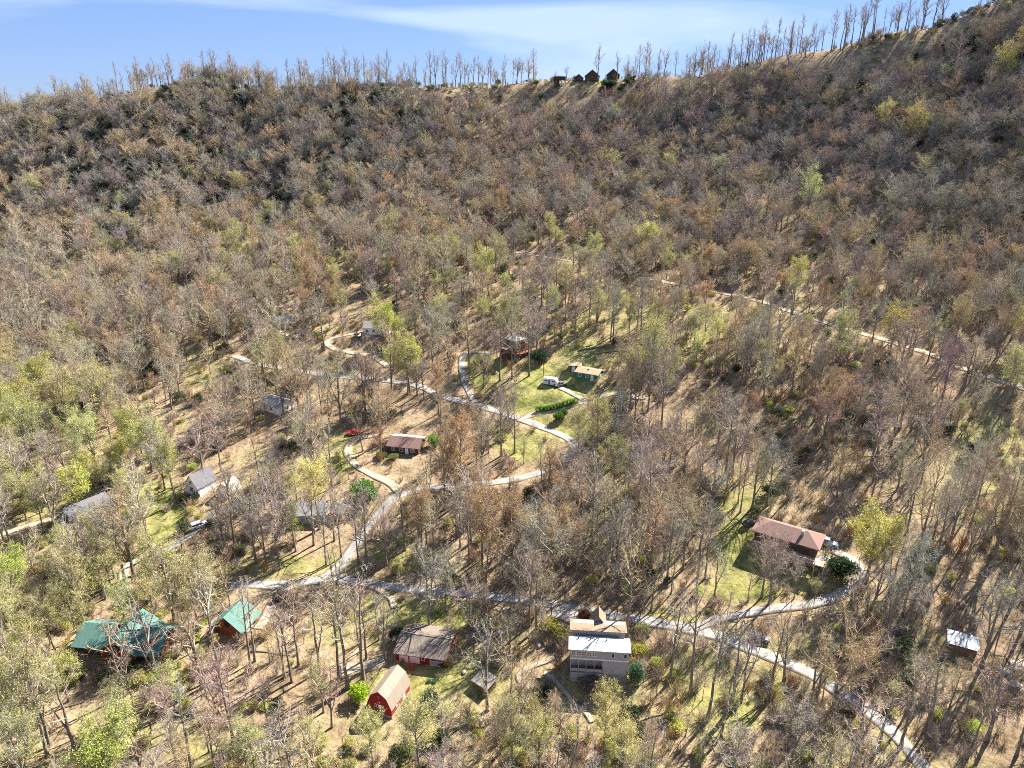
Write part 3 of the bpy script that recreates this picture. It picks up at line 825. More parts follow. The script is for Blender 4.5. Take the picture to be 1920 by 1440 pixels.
gable_house('white_house', 'low white walled house at the top of the gravel loop', 'house', 706, 628, -4, 11.0, 6.4, 2.9, 4.8, M_WHITE, M_CONC, 3.2,
            windows=[('y-', -3.2, -4.0, 1.0, 1.1, 1.1), ('y-', -3.2, -1.2, 1.0, 1.1, 1.1), ('y-', -3.2, 3.6, 1.0, 1.1, 1.1)], doors=[('y-', -3.2, 1.4, .05, .95, 2.0)])
gable_house('brick_cabin', 'small cabin with a dull grey roof half hidden in bare trees', 'cabin', 536, 616, 8, 8.5, 6.0, 2.6, 4.4, M_BRNW, M_GRYR, 3.0, windows=[('y-', -3.0, 0, .9, 1.2, 1.0)])

r = R(-38)
tp = thing('lean_to_shed', 'pale roofed lean-to shed beside the tall forked tree', 'shed', spot(902, 1296, 1.2, r), r)
slab('roof', [(-2.3, -1.9, 2.1), (2.3, -1.9, 2.0), (2.3, 1.9, 2.7), (-2.3, 1.9, 2.75)], .08, mat('pale tarpaulin', (.24, .22, .195), .9, .1, (1.2, (.17, .155, .135), 6)), tp)
box('wall', -2.1, 2.1, -1.5, 1.5, -1.5, 1.9, M_WOOD, tp)

# ridge-top cabins and lookout
for k, (u, v, wd_, hz, lab) in enumerate([(1086, 152, 6.2, 4.6, 'smallest dark gabled cabin on the ridge crest'), (1111, 152, 10.5, 7.6, 'tallest dark gabled cabin in the middle of the ridge crest'), (1150, 149, 9.5, 7.0, 'dark gabled cabin at the far end of the ridge crest row')]):
    rt = thing('ridge_cabin', lab, 'cabin', spot(u, v, 2.0, 0), R(82), 'dark cabins along the ridge crest')
    w = wd_ / 2
    prism('wall', [(-w, -4), (w, -4), (w, hz * .45), (0, hz), (-w, hz * .45)], -4, 4, M_BRNW, rt)
    s = (hz * .55) / w
    prism('roof', roof_prof([(-w - .5, hz * .45 - .5 * s + .2), (0, hz + .2), (w + .5, hz * .45 - .5 * s + .2)], .2), -4.5, 4.5, M_METR, rt)
    opening('window', 'x-', -4, 0, hz * .3, 1.5, 1.2, M_LOGD, M_GLASS, rt)
    opening('window', 'x-', -4, -w * .55, .6, 1.0, 1.1, M_LOGD, M_GLASS, rt)
lk = thing('lookout_deck', 'dark lookout platform with slatted railing on the ridge crest', 'deck', spot(1049, 160, 0, 0), R(4))
box('platform', -4.9, 4.9, -2.5, 2.5, 3.4, 3.75, M_BRNW, lk)
box('under_deck_wall', -3.9, -.4, -1.9, 1.9, -3, 3.398, M_BRNW, lk)
for px in (-4.2, -1.4, 1.4, 4.2):
    for py in (-2.3, 2.3):
        box('post', px - .14, px + .14, py - .14, py + .14, -5, 3.398, M_BRNW, lk)
for py in (-2.45, 2.37):
    for z in (3.9, 4.35, 4.8, 5.25, 5.7):
        box('railing', -4.8, 4.8, py, py + .08, z, z + .24, M_BRNW, lk)
    for k in range(14):
        px = -4.75 + k * .715
        box('baluster', px, px + .2, py - .085, py - .002, 3.752, 6.15, M_BRNW, lk)
box('white_cabinet', .2, 3.6, -1.2, 1.2, -1, 1.5, M_WHITE, lk)

# ------------------------------------------------------------------ trees: stock of grown meshes
M_BARK = mat('grey brown bark', (.155, .13, .105), .95, .1, (3.0, (.25, .215, .175), 5, (2, 2, .4)), .3)
M_TWIG = mat('bare twigs', (1.0, 1.0, 1.0), .9, .1, (1.3, (.72, .70, .68), 2), 0, 0, 'tint')
M_LEAF = mat('young leaves', (1.0, 1.0, 1.0), .7, .2, (1.0, (.78, .84, .70), 2), 0, 0, 'leaf', .35)
M_NEEDLE = mat('dark evergreen leaves', (.045, .07, .038), .6, .3, (1.2, (.085, .115, .06), 3), 0, 0, None, .15)

def unit(a):
    return a / np.maximum(np.linalg.norm(a, axis=-1, keepdims=True), 1e-9)

class Grow:
    """collects tapered tubes and loose triangles"""
    def __init__(s):
        s.v = []; s.f = []; s.n = 0
    def tube(s, pts, rad, sides):
        pts = np.asarray(pts); m = len(pts)
        tg = unit(np.gradient(pts, axis=0))
        a = np.array([0.31, 0.77, 0.05]) if abs(tg[0][2]) > .8 else np.array([0, 0, 1.0])
        e1 = unit(np.cross(tg, a)); e2 = np.cross(tg, e1)
        an = np.arange(sides) * 2 * math.pi / sides
        ring = pts[:, None] + (np.cos(an)[None, :, None] * e1[:, None] + np.sin(an)[None, :, None] * e2[:, None]) * np.asarray(rad)[:, None, None]
        s.v.append(ring.reshape(-1, 3))
        for i in range(m - 1):
            for k in range(sides):
                k2 = (k + 1) % sides
                p = s.n + i * sides
                s.f.append((p + k, p + k2, p + sides + k2, p + sides + k))
        s.n += m * sides
    def tris(s, A_, B_, C_):
        k = len(A_)
        s.v.append(np.stack([A_, B_, C_], 1).reshape(-1, 3))
        s.f += [(s.n + 3 * i, s.n + 3 * i + 1, s.n + 3 * i + 2) for i in range(k)]
        s.n += 3 * k
    def verts(s):
        return np.concatenate(s.v) if s.v else np.zeros((0, 3))

def grow_tree(seed, H=18.0, base=.42, cr=4.3, nl=18, ns=7, nt_=9, leaf=0, lsize=.26, lean=.4, r0=.25, tw=.040, tl=1.0, lobes=0, ascend=.0, fill=.0):
    g = np.random.default_rng(seed)
    trunk, crown, leafg = Grow(), Grow(), Grow()
    zz = np.linspace(0, 1, 9)
    off = np.cumsum(g.normal(0, lean / 9, (9, 2)), 0) + np.outer(zz ** 1.5, g.normal(0, lean, 2))
    tp_ = np.c_[off - off[0], zz * H * .95 - .4]
    stems = [tp_]
    tr = r0 * (1 - zz) ** .8 + .035
    tr[0] *= 1.5
    trunk.tube(tp_, tr, 6)
    for k in range(lobes):   # forked leaders
        a = g.uniform(0, 6.28); t0 = g.uniform(.22, .4)
        p0 = np.array([np.interp(t0, zz, tp_[:, i]) for i in range(3)])
        e = p0 + np.array([math.cos(a) * cr * .55, math.sin(a) * cr * .55, H * g.uniform(.45, .58)])
        mid = p0 * .5 + e * .5 + np.array([math.cos(a), math.sin(a), 0]) * cr * .12
        ts = np.linspace(0, 1, 7)[:, None]
        st = (1 - ts) ** 2 * p0 + 2 * ts * (1 - ts) * mid + ts ** 2 * e
        stems.append(st)
        trunk.tube(st, np.linspace(r0 * .6, .04, 7), 5)
    tips, tdirs = [], []
    ga = g.uniform(0, 6.28)
    for i in range(nl):
        st = stems[i % len(stems)]
        q = (i + .5) / nl
        if st is tp_:
            h = base + (1 - base) * q ** .85 * .96
            p0 = np.array([np.interp(h, zz, st[:, k]) for k in range(3)])
        else:
            h = .35 + .62 * q
            p0 = np.array([np.interp(h, np.linspace(0, 1, 7), st[:, k]) for k in range(3)])
        ga += 2.4 + g.normal(0, .35)
        L_ = cr * (.62 + .55 * math.sin(math.pi * min(1, .12 + .80 * q))) * g.uniform(.75, 1.2) * (.72 if st is not tp_ else 1)
        el = R(28 + 42 * q + ascend + g.normal(0, 8))
        d = np.array([math.cos(ga) * math.cos(el), math.sin(ga) * math.cos(el), math.sin(el)])
        ts = np.linspace(0, 1, 5)[:, None]
        lp = p0 + d * L_ * ts + np.array([0, 0, .22 * L_]) * ts ** 2 + np.cumsum(g.normal(0, .07 * L_ / 4, (5, 3)), 0) * (ts > 0)
        crown.tube(lp, np.linspace(r0 * .44 * (1 - .5 * q) + .03, .026, 5), 4)
        for j in range(ns):
            u_ = .22 + .78 * (j + g.uniform(0, 1)) / ns
            s0 = np.array([np.interp(u_, np.linspace(0, 1, 5), lp[:, k]) for k in range(3)])
            sd_ = unit(d * .55 + g.normal(0, .62, 3) + np.array([0, 0, .35]))
            sl_ = L_ * g.uniform(.28, .52) * (1.15 - .5 * u_)
            sp = s0 + sd_ * sl_ * np.array([0, .5, 1.0])[:, None] + np.array([0, 0, .1 * sl_]) * np.array([0, .2, 1.0])[:, None] + g.normal(0, .05, (3, 3)) * np.array([0, 1, 1.0])[:, None]
            crown.tube(sp, [.036, .026, .014], 3)
            k = nt_
            tt = g.uniform(.15, 1, k)[:, None]
            tips.append(sp[0] + (sp[2] - sp[0]) * tt)
            tdirs.append(unit(sd_ * .7 + g.normal(0, .6, (k, 3)) + np.array([0, 0, .3])))
    P = np.concatenate(tips); D = np.concatenate(tdirs)
    Ls = g.uniform(.5, 1.25, len(P))[:, None] * tl
    S = unit(np.cross(D, g.normal(0, 1, D.shape)))
    crown.tris(P - S * tw / 2, P + S * tw / 2, P + D * Ls)
    for s_ in (.45, .7):
        D2 = unit(D + g.normal(0, .55, D.shape)); S2 = unit(np.cross(D2, g.normal(0, 1, D.shape)))
        Q = P + D * Ls * s_
        crown.tris(Q - S2 * tw * .4, Q + S2 * tw * .4, Q + D2 * Ls * .65)
    if leaf:
        ii = g.integers(0, len(P), leaf)
        Q = P[ii] + D[ii] * Ls[ii] * g.uniform(.2, 1.1, (leaf, 1)) + g.normal(0, .22, (leaf, 3))
        ns_ = int(leaf * fill)
        lump = unit(g.normal(0, 1, (26, 3)))
        dv = unit(lump[g.integers(0, 26, ns_)] + g.normal(0, .22, (ns_, 3)))
        Q[:ns_] = np.array([0, 0, H * (base + 1.02) / 2]) + dv * np.array([cr * .98, cr * .98, H * (1 - base) * .50]) * g.uniform(.62, 1.04, (ns_, 1))
        a_ = unit(g.normal(0, 1, (leaf, 3)) + np.array([0, 0, .5])); b_ = unit(np.cross(a_, g.normal(0, 1, (leaf, 3))))
        s_ = lsize * g.uniform(.6, 1.3, (leaf, 1))
        leafg.tris(Q - b_ * s_ * .6, Q + b_ * s_ * .6, Q + a_ * s_)
    return trunk, crown, leafg

def grow_evergreen(seed, H=13.0, cr=3.2, n=3600, conic=.8, r0=.22):
    g = np.random.default_rng(seed)
    trunk, crown = Grow(), Grow()
    trunk.tube([(0, 0, -.4), (.1, 0, H * .5), (0, .05, H * .97)], [r0, r0 * .6, .03], 6)
    nb_ = 46
    P, D = [], []
    for i in range(nb_):
        q = (i + .5) / nb_
        h = H * (.10 + .88 * q)
        a = i * 2.4 + g.normal(0, .3)
        L_ = cr * (1 - q) ** conic * g.uniform(.65, 1.2) + .25
        d = np.array([math.cos(a), math.sin(a), -.12 + .35 * q])
        crown.tube([(0, 0, h), d * L_ * .5 + (0, 0, h), d * L_ + (0, 0, h - .1)], [.05, .03, .012], 3)
        k = max(6, int(n / nb_ * (.35 + 1.3 * (1 - q))))
        t_ = g.uniform(.1, 1.05, k) ** .7
        P.append(np.array([0, 0, h]) + d * L_ * t_[:, None] + g.normal(0, .30, (k, 3)) * np.array([1, 1, .6]))
        D.append(unit(d + g.normal(0, .6, (k, 3))))
    P = np.concatenate(P); D = np.concatenate(D)
    S = unit(np.cross(D, g.normal(0, 1, D.shape) + np.array([0, 0, 1.5])))
    s_ = g.uniform(.22, .5, (len(P), 1))
    crown.tris(P - S * s_ * .38, P + S * s_ * .38, P + D * s_ * 1.2)
    return trunk, crown, Grow()

def grow_bush(seed, H=3.0, rad=1.8, n=1500, lsize=.22, clumps=14, stems=7):
    g = np.random.default_rng(seed)
    st, lf = Grow(), Grow()
    cs = []
    for i in range(clumps):
        a = g.uniform(0, 6.28); rr_ = rad * math.sqrt(g.uniform(0, 1)) * .8
        z = H * g.uniform(.30, .85) * (1 - .35 * (rr_ / rad) ** 2)
        cs.append((rr_ * math.cos(a), rr_ * math.sin(a), z))
    cs = np.array(cs)
    for i in range(stems):
        c = cs[i % clumps]
        st.tube([(c[0] * .1, c[1] * .1, -.3), c * np.array([.6, .6, .6]), c], [.06, .04, .015], 3)
    ii = g.integers(0, clumps, n)
    dv = unit(g.normal(0, 1, (n, 3))) * (g.uniform(.3, 1, (n, 1)) ** .5)
    P = cs[ii] + dv * np.array([rad * .42, rad * .42, H * .24])
    P[:, 2] = np.maximum(P[:, 2], .08)
    a_ = unit(dv + g.normal(0, .7, (n, 3)) + np.array([0, 0, .4])); b_ = unit(np.cross(a_, g.normal(0, 1, (n, 3))))
    s_ = lsize * g.uniform(.6, 1.3, (n, 1))
    lf.tris(P - b_ * s_ * .55, P + b_ * s_ * .55, P + a_ * s_)
    return st, Grow(), lf

def grow_brush(seed, H=2.4, rad=1.3, n=26):
    g = np.random.default_rng(seed)
    st, cr_ = Grow(), Grow()
    P, D = [], []
    for i in range(n):
        a = g.uniform(0, 6.28); q = g.uniform(.3, 1)
        p0 = np.array([g.normal(0, .25), g.normal(0, .25), -.1])
        e = p0 + np.array([math.cos(a) * rad * q, math.sin(a) * rad * q, H * g.uniform(.55, 1)])
        cr_.tube([p0, (p0 + e) / 2 + (0, 0, .15), e], [.03, .02, .008], 3)
        k = 16
        t_ = g.uniform(.25, 1, (k, 1))
        P.append(p0 + (e - p0) * t_); D.append(unit(e - p0 + g.normal(0, 1.0, (k, 3)) + np.array([0, 0, .5])))
    P = np.concatenate(P); D = np.concatenate(D)
    S = unit(np.cross(D, g.normal(0, 1, D.shape)))
    L_ = g.uniform(.3, .8, (len(P), 1))
    cr_.tris(P - S * .022, P + S * .022, P + D * L_)
    return st, cr_, Grow()

STOCK = []        # (kind, trunk mesh, crown mesh, joined mesh, height, crown radius)
def stock(kind, tr, cr_, lf, H, rad, crown_mats):
    """crown_mats = (twig material, leaf material)"""
    nm = {'bare': 'bare_tree', 'ridge': 'bare_tree', 'bud': 'budding_tree', 'leafy': 'leafing_tree', 'ever': 'evergreen_tree', 'bush': 'shrub', 'brush': 'brush'}[kind]
    tv, cv, lv = tr.verts(), cr_.verts(), lf.verts()
    tm = new_mesh('trunk', tv, tr.f, [M_BARK], smooth=True) if len(tv) else None
    cf = cr_.f + [tuple(i + len(cv) for i in f) for f in lf.f]
    cvv = np.concatenate([cv, lv])
    cm = new_mesh('crown', cvv, cf, crown_mats, [0] * len(cr_.f) + [1 if len(crown_mats) > 1 else 0] * len(lf.f))
    av = np.concatenate([tv, cvv])
    jf = tr.f + [tuple(i + len(tv) for i in f) for f in cf]
    jm = new_mesh(nm, av, jf, [M_BARK, *crown_mats], [0] * len(tr.f) + [1] * len(cr_.f) + [2 if len(crown_mats) > 1 else 1] * len(lf.f))
    STOCK.append((kind, tm, cm, jm, H, rad))

TL = (M_TWIG, M_LEAF)
for k, (H, ba, c_, nl, lo) in enumerate([(18, .32, 4.6, 22, 0), (17, .28, 5.0, 22, 2), (19, .40, 4.0, 20, 1), (16, .26, 4.8, 22, 2), (20, .48, 3.6, 17, 0), (18, .34, 4.5, 21, 3), (21, .42, 4.8, 22, 1)]):
    stock('bare', *grow_tree(100 + k, H, ba, c_, nl, 7, 9, lobes=lo, tw=.036), H, c_, TL)
for k, (H, ba, c_, nl, lo) in enumerate([(19, .36, 3.6, 13, 1), (17, .30, 4.2, 13, 2), (21, .45, 3.4, 12, 0), (18, .28, 4.4, 14, 3)]):
    stock('bare', *grow_tree(150 + k, H, ba, c_, nl, 6, 4, lobes=lo, tw=.036, lean=.8), H, c_, TL)
for k, (H, ba, c_, nl) in enumerate([(19, .42, 3.2, 13), (17, .55, 2.4, 11), (20, .38, 3.9, 14), (15, .45, 3.4, 12), (20, .62, 1.7, 9), (18, .34, 4.2, 14), (21, .5, 2.9, 12)]):
    stock('ridge', *grow_tree(200 + k, H, ba, c_, nl, 5, 4, r0=.30, tw=.06, lean=1.3, lobes=(0, 1, 2, 3, 0, 2, 1)[k]), H, c_, TL)
for k, (H, ba, c_, lo) in enumerate([(17, .38, 4.3, 1), (16, .32, 4.6, 2), (18, .45, 3.9, 0), (15, .3, 4.4, 2)]):
    stock('bud', *grow_tree(300 + k, H, ba, c_, 18, 7, 8, leaf=5200, lsize=.16, lobes=lo, fill=.22), H, c_, TL)
for k, (H, ba, c_, lo) in enumerate([(13.5, .34, 4.3, 2), (14, .38, 4.0, 1), (12, .28, 4.5, 3)]):
    stock('leafy', *grow_tree(400 + k, H, ba, c_, 18, 7, 7, leaf=7600, lsize=.19, lobes=lo, tl=.9, fill=.45), H, c_, TL)
for k, (H, c_) in enumerate([(9.5, 3.4), (8, 3.8), (5.0, 1.5)]):
    stock('ever', *grow_evergreen(500 + k, H, c_, conic=.45), H, c_, (M_NEEDLE,))
for k, (H, c_) in enumerate([(3.0, 1.9), (2.4, 2.1), (3.6, 1.8)]):
    a_, b_, c2 = grow_bush(600 + k, H, c_)
    stock('bush', a_, b_, c2, H, c_, TL)
for k in range(3):
    stock('brush', *grow_brush(700 + k, 2.2 + .4 * k), 2.4, 1.3, TL)
KIND = {}
for i, s_ in enumerate(STOCK):
    KIND.setdefault(s_[0], []).append(i)

# ------------------------------------------------------------------ where each tree stands
GREYS = [(.44, .385, .30), (.48, .42, .31), (.40, .345, .275), (.45, .385, .295), (.38, .34, .285), (.52, .455, .34)]
PINKS = [(.45, .34, .275), (.42, .315, .265), (.47, .35, .27)]
TANS = [(.52, .41, .25), (.48, .37, .235), (.54, .43, .28)]
ORANGES = [(.44, .28, .13), (.42, .26, .13), (.46, .32, .14)]
OLIVES = [(.46, .43, .16), (.50, .46, .18), (.44, .40, .17)]
LIMES = [(.52, .53, .14), (.54, .54, .18), (.48, .49, .13)]
YELLOWS = [(.60, .52, .12), (.58, .48, .11)]
GREENS = [(.16, .27, .05), (.12, .22, .05)]

class Tree:
    __slots__ = ('kind', 'si', 'x', 'y', 'z', 's', 'sz', 'rz', 'tint', 'leaf', 'tone', 'listed', 'lab', 'wd')
TREES = []
def jitter(c, g=.08):
    k = 1 + rnd.gauss(0, g)
    return tuple(max(.01, a * k * (1 + rnd.gauss(0, .04))) for a in c)

TONES = {'grey': GREYS, 'pinkish': PINKS, 'tan': TANS, 'orange brown': ORANGES, 'olive': OLIVES, 'lime': LIMES, 'yellow': YELLOWS, 'green': GREENS}
def add_tree(kind, x, y, tone, s=1.0, sz=1.0, si=None, listed=False, lab=None):
    t_ = Tree()
    t_.kind = kind; t_.si = rnd.choice(KIND[kind]) if si is None else KIND[kind][si]
    t_.x, t_.y, t_.z = float(x), float(y), float(gz(x, y)); t_.s = s; t_.sz = sz
    t_.rz = rnd.uniform(0, 6.28); t_.tone = tone; t_.listed = listed; t_.lab = lab; t_.wd = 1.0
    c = jitter(rnd.choice(TONES[tone]))
    if kind in ('bare', 'ridge', 'brush'):
        t_.tint = c; t_.leaf = c
    else:
        t_.tint = jitter(rnd.choice(GREYS if tone != 'orange brown' else PINKS)); t_.leaf = c
    TREES.append(t_)
    return t_

# trees read one by one from the photograph: crown centre (u, v), crown radius in pixels
CROWNS = [
    ('leafy', 'lime', 718, 600, 24), ('leafy', 'lime', 748, 608, 16), ('leafy', 'lime', 768, 665, 30), ('leafy', 'lime', 738, 662, 20), ('leafy', 'lime', 1210, 438, 26), ('bud', 'yellow', 1485, 520, 22), ('bud', 'olive', 1270, 555, 18), ('leafy', 'lime', 1035, 562, 16),
    ('bud', 'lime', 905, 488, 34), ('bud', 'olive', 930, 470, 24), ('bud', 'olive', 1060, 508, 22), ('bud', 'lime', 826, 572, 19), ('bud', 'lime', 945, 608, 17), ('bud', 'olive', 1565, 640, 26), ('bud', 'olive', 1430, 662, 26), ('bud', 'olive', 1882, 692, 26), ('leafy', 'lime', 1908, 604, 24),
    ('bud', 'olive', 1240, 675, 34), ('bud', 'olive', 1215, 640, 30), ('bud', 'olive', 1180, 690, 26), ('leafy', 'lime', 1300, 600, 10), ('leafy', 'lime', 285, 820, 40), ('leafy', 'lime', 258, 800, 26), ('bud', 'lime', 185, 812, 34), ('leafy', 'lime', 148, 903, 34), ('leafy', 'lime', 80, 902, 24),
    ('leafy', 'lime', 225, 845, 20), ('leafy', 'lime', 58, 742, 44), ('leafy', 'lime', 25, 770, 40), ('leafy', 'lime', 90, 700, 34), ('bud', 'lime', 60, 790, 40), ('bud', 'olive', 125, 722, 34), ('bud', 'olive', 200, 722, 36), ('bud', 'olive', 20, 830, 34), ('bud', 'lime', 330, 872, 24), ('bud', 'lime', 252, 905, 26), ('bud', 'lime', 262, 940, 24),
    ('leafy', 'lime', 35, 1070, 32), ('bud', 'lime', 40, 1155, 44), ('bud', 'lime', 78, 1215, 40), ('leafy', 'lime', 210, 1405, 50), ('leafy', 'yellow', 1622, 998, 46), ('bud', 'lime', 1130, 1352, 36), ('bud', 'lime', 1165, 1390, 36), ('bud', 'lime', 1010, 1368, 38), ('bud', 'olive', 960, 1360, 34), ('bud', 'yellow', 555, 427, 9), ('bud', 'yellow', 475, 440, 11), ('bud', 'yellow', 338, 475, 8),
    ('bud', 'yellow', 1705, 220, 24), ('bud', 'yellow', 1870, 112, 20), ('bud', 'orange brown', 1905, 72, 24), ('bud', 'olive', 1510, 345, 24), ('bud', 'olive', 1655, 205, 18), ('bud', 'olive', 1385, 575, 14), ('bud', 'olive', 738, 425, 24), ('bud', 'olive', 692, 362, 11), ('bud', 'olive', 520, 640, 24), ('bud', 'yellow', 1668, 605, 26), ('bud', 'orange brown', 1790, 580, 22),
    ('bud', 'orange brown', 822, 715, 20), ('bud', 'orange brown', 960, 955, 40), ('bud', 'orange brown', 1010, 975, 40), ('bud', 'orange brown', 905, 975, 36), ('bud', 'orange brown', 1060, 990, 34), ('bud', 'orange brown', 862, 845, 34), ('bud', 'orange brown', 835, 870, 34), ('bud', 'orange brown', 900, 905, 34), ('bud', 'orange brown', 790, 960, 28), ('bud', 'orange brown', 715, 815, 18),
    ('bud', 'olive', 555, 975, 28), ('bud', 'yellow', 600, 905, 30), ('bud', 'olive', 1085, 800, 24), ('bud', 'olive', 1120, 790, 28), ('bud', 'olive', 1150, 850, 30), ('bud', 'olive', 960, 585, 34), ('bud', 'olive', 330, 1080, 50), ('bud', 'olive', 400, 1090, 50), ('bud', 'olive', 120, 1060, 36), ('bud', 'olive', 165, 1090, 36), ('bud', 'olive', 150, 1140, 36), ('bud', 'lime', 250, 1140, 30), ('bud', 'lime', 330, 1270, 34), ('bud', 'lime', 30, 1320, 44), ('bud', 'olive', 90, 1300, 46), ('bud', 'olive', 20, 1230, 40), ('bud', 'olive', 60, 1390, 50), ('bud', 'lime', 130, 1250, 34),
    ('bud', 'olive', 580, 1390, 40), ('bud', 'olive', 790, 1370, 40), ('bud', 'lime', 240, 1355, 40), ('bud', 'olive', 700, 1375, 36), ('bud', 'olive', 1230, 585, 22), ('bud', 'olive', 1120, 560, 18), ('bud', 'olive', 1180, 580, 20), ('bud', 'olive', 640, 560, 20), ('bud', 'olive', 560, 900, 26), ('bud', 'olive', 450, 455, 18), ('bud', 'olive', 850, 465, 18),
]
for kind, tone, u, v, rp in CROWNS:
    si = rnd.randrange(len(KIND[kind]))
    H, c0r = STOCK[KIND[kind][si]][4:6]
    vb = v + rp * 1.5
    for _ in range(6):
        g_ = ground(u, vb)
        d_ = float(proj(g_.x, g_.y, g_.z)[2])
        s = min(1.45, max(.45, rp / (FPX / d_) / (c0r * 1.0)))
        _, vc, _ = proj(g_.x, g_.y, g_.z + H * s * .70)
        vb += (v - float(vc)) * .9
    add_tree(kind, g_.x, g_.y, tone, s, rnd.uniform(.92, 1.08), si, True)

# trunks read one by one: base (u, v), top v
TRUNKS = [
    (960, 1398, 1140, 3), (915, 1335, 1165, 1), (806, 1180, 1035, 3), (836, 1147, 1015, 5), (882, 1188, 1078, 1), (723, 1240, 1110, 5), (680, 1276, 1095, 0), (687, 1238, 1095, 2), (711, 1202, 1092, 4), (636, 1275, 1060, 6), (652, 1290, 1080, 2), (1174, 1193, 1000, 6), (1006, 1182, 1040, 3), (992, 1176, 1030, 0),
    (1256, 1278, 1115, 0), (1441, 1136, 1005, 5), (1428, 1120, 1000, 1), (1488, 1124, 1040, 4), (380, 1292, 1085, 5), (412, 1268, 1100, 2), (305, 1312, 1110, 0), (235, 1305, 1130, 4), (470, 1255, 1095, 6), (478, 1240, 1110, 2), (1295, 1302, 1125, 2), (1326, 1352, 1130, 6), (1372, 1330, 1160, 0), (1390, 1316, 1150, 4), (1440, 1320, 1150, 2),
    (1520, 1315, 1170, 0), (1530, 1320, 1180, 4), (1560, 1340, 1160, 3), (1470, 1280, 1130, 5), (1612, 1330, 1180, 2), (1690, 1400, 1230, 0), (1740, 1385, 1190, 5), (1850, 1390, 1200, 1), (1735, 1370, 1220, 4), (600, 1260, 1110, 0), (560, 1250, 1100, 2), (535, 1270, 1110, 4), (548, 1280, 1120, 0), (440, 1410, 1240, 3), (140, 1410, 1230, 0), (95, 1400, 1200, 4), (45, 1345, 1180, 2),
    (285, 1045, 880, 6), (250, 1080, 880, 3), (235, 1090, 940, 1), (160, 1115, 960, 2), (170, 1130, 960, 0), (215, 1085, 950, 4), (110, 1015, 850, 1), (30, 1050, 890, 4), (15, 1040, 900, 0), (420, 1030, 900, 2), (440, 1020, 890, 0), (480, 1055, 920, 5), (500, 1060, 930, 2), (523, 1045, 890, 3), (590, 1000, 900, 2), (640, 1045, 930, 0), (612, 1060, 940, 4), (672, 1060, 930, 2), (688, 1058, 920, 0), (725, 1060, 930, 3), (800, 1030, 890, 6), (880, 1060, 930, 0), (905, 1050, 910, 5),
    (1000, 1090, 940, 3), (1020, 1110, 950, 1), (1110, 1010, 880, 6), (1215, 1000, 850, 0), (1250, 1090, 930, 2), (1280, 1070, 930, 4), (1180, 1100, 960, 5), (1860, 1060, 880, 5), (1780, 1020, 860, 0), (1720, 1040, 860, 6), (1700, 1000, 850, 2), (1750, 1075, 900, 4), (1840, 1250, 1060, 3), (1660, 1230, 1060, 1), (1580, 1230, 1060, 2), (1690, 1160, 1000, 0), (1900, 1130, 960, 6), (1905, 1420, 1270, 2), (1880, 1010, 860, 4),
    (960, 710, 580, 6), (937, 715, 590, 2), (992, 705, 560, 4), (880, 700, 560, 0), (910, 690, 590, 4), (1005, 680, 560, 2), (685, 775, 650, 5), (735, 745, 600, 2), (700, 765, 620, 3), (575, 880, 740, 5), (590, 890, 750, 3), (640, 800, 670, 1), (765, 740, 640, 4), (835, 930, 830, 2), (965, 850, 720, 6), (940, 855, 730, 0), (330, 945, 800, 4), (310, 920, 790, 6), (268, 860, 740, 2), (1190, 790, 660, 2), (1160, 800, 680, 4), (1240, 800, 650, 0), (1215, 770, 630, 6), (1150, 630, 530, 2), (1195, 615, 520, 0), (1258, 640, 530, 4), (1060, 600, 500, 2),
]
for u, v, vt, si in TRUNKS:
    g_ = ground(u, v)
    H = STOCK[KIND['bare'][si]][4]
    _, v1, _ = proj(g_.x, g_.y, g_.z + H)
    _, v0, _ = proj(g_.x, g_.y, g_.z)
    s = min(1.5, max(.5, (v0 - vt) / max(1.0, float(v0 - v1))))
    tone = rnd.choice(['grey', 'grey', 'tan', 'grey', 'pinkish'])
    if v > 1190 and si != 3 or 1090 < v < 1330 and u < 560:
        si = 7 + si % 4
    add_tree('bare', g_.x, g_.y, tone, s * rnd.uniform(.85, 1.0), 1.0, si, True)

# open ground and things to keep clear
CLEAR = [(805, 1270, 80, 50, .97), (800, 1158, 95, 26, .9), (1035, 725, 80, 52, .98), (1005, 765, 45, 26, .97), (1105, 665, 75, 26, .9), (1050, 800, 50, 18, .85), (1385, 1035, 60, 70, .97), (1400, 1105, 70, 20, .85), (300, 975, 48, 52, .95), (912, 695, 45, 30, .93), (1860, 870, 75, 90, .9), (1790, 930, 70, 50, .7),
         (1120, 158, 70, 8, .95), (900, 168, 150, 10, .80), (930, 176, 170, 15, .88), (1080, 172, 60, 16, .85), (1600, 88, 120, 16, .8), (1902, 1264, 45, 40, .98), (1650, 75, 70, 14, .9), (1570, 1195, 60, 25, .85), (1540, 1060, 60, 30, .95), (640, 640, 50, 14, .9), (500, 1230, 80, 60, .4), (330, 1230, 60, 40, .6), (1080, 1310, 70, 30, .7), (985, 830, 50, 25, .7), (1230, 610, 130, 26, .5), (690, 700, 100, 14, .4), (700, 1160, 50, 50, .5), (640, 850, 24, 40, .9), (560, 1065, 90, 14, .8),
         (1400, 900, 50, 30, .4), (1600, 545, 140, 20, .35), (320, 166, 60, 8, .9), (560, 640, 30, 12, .7)]
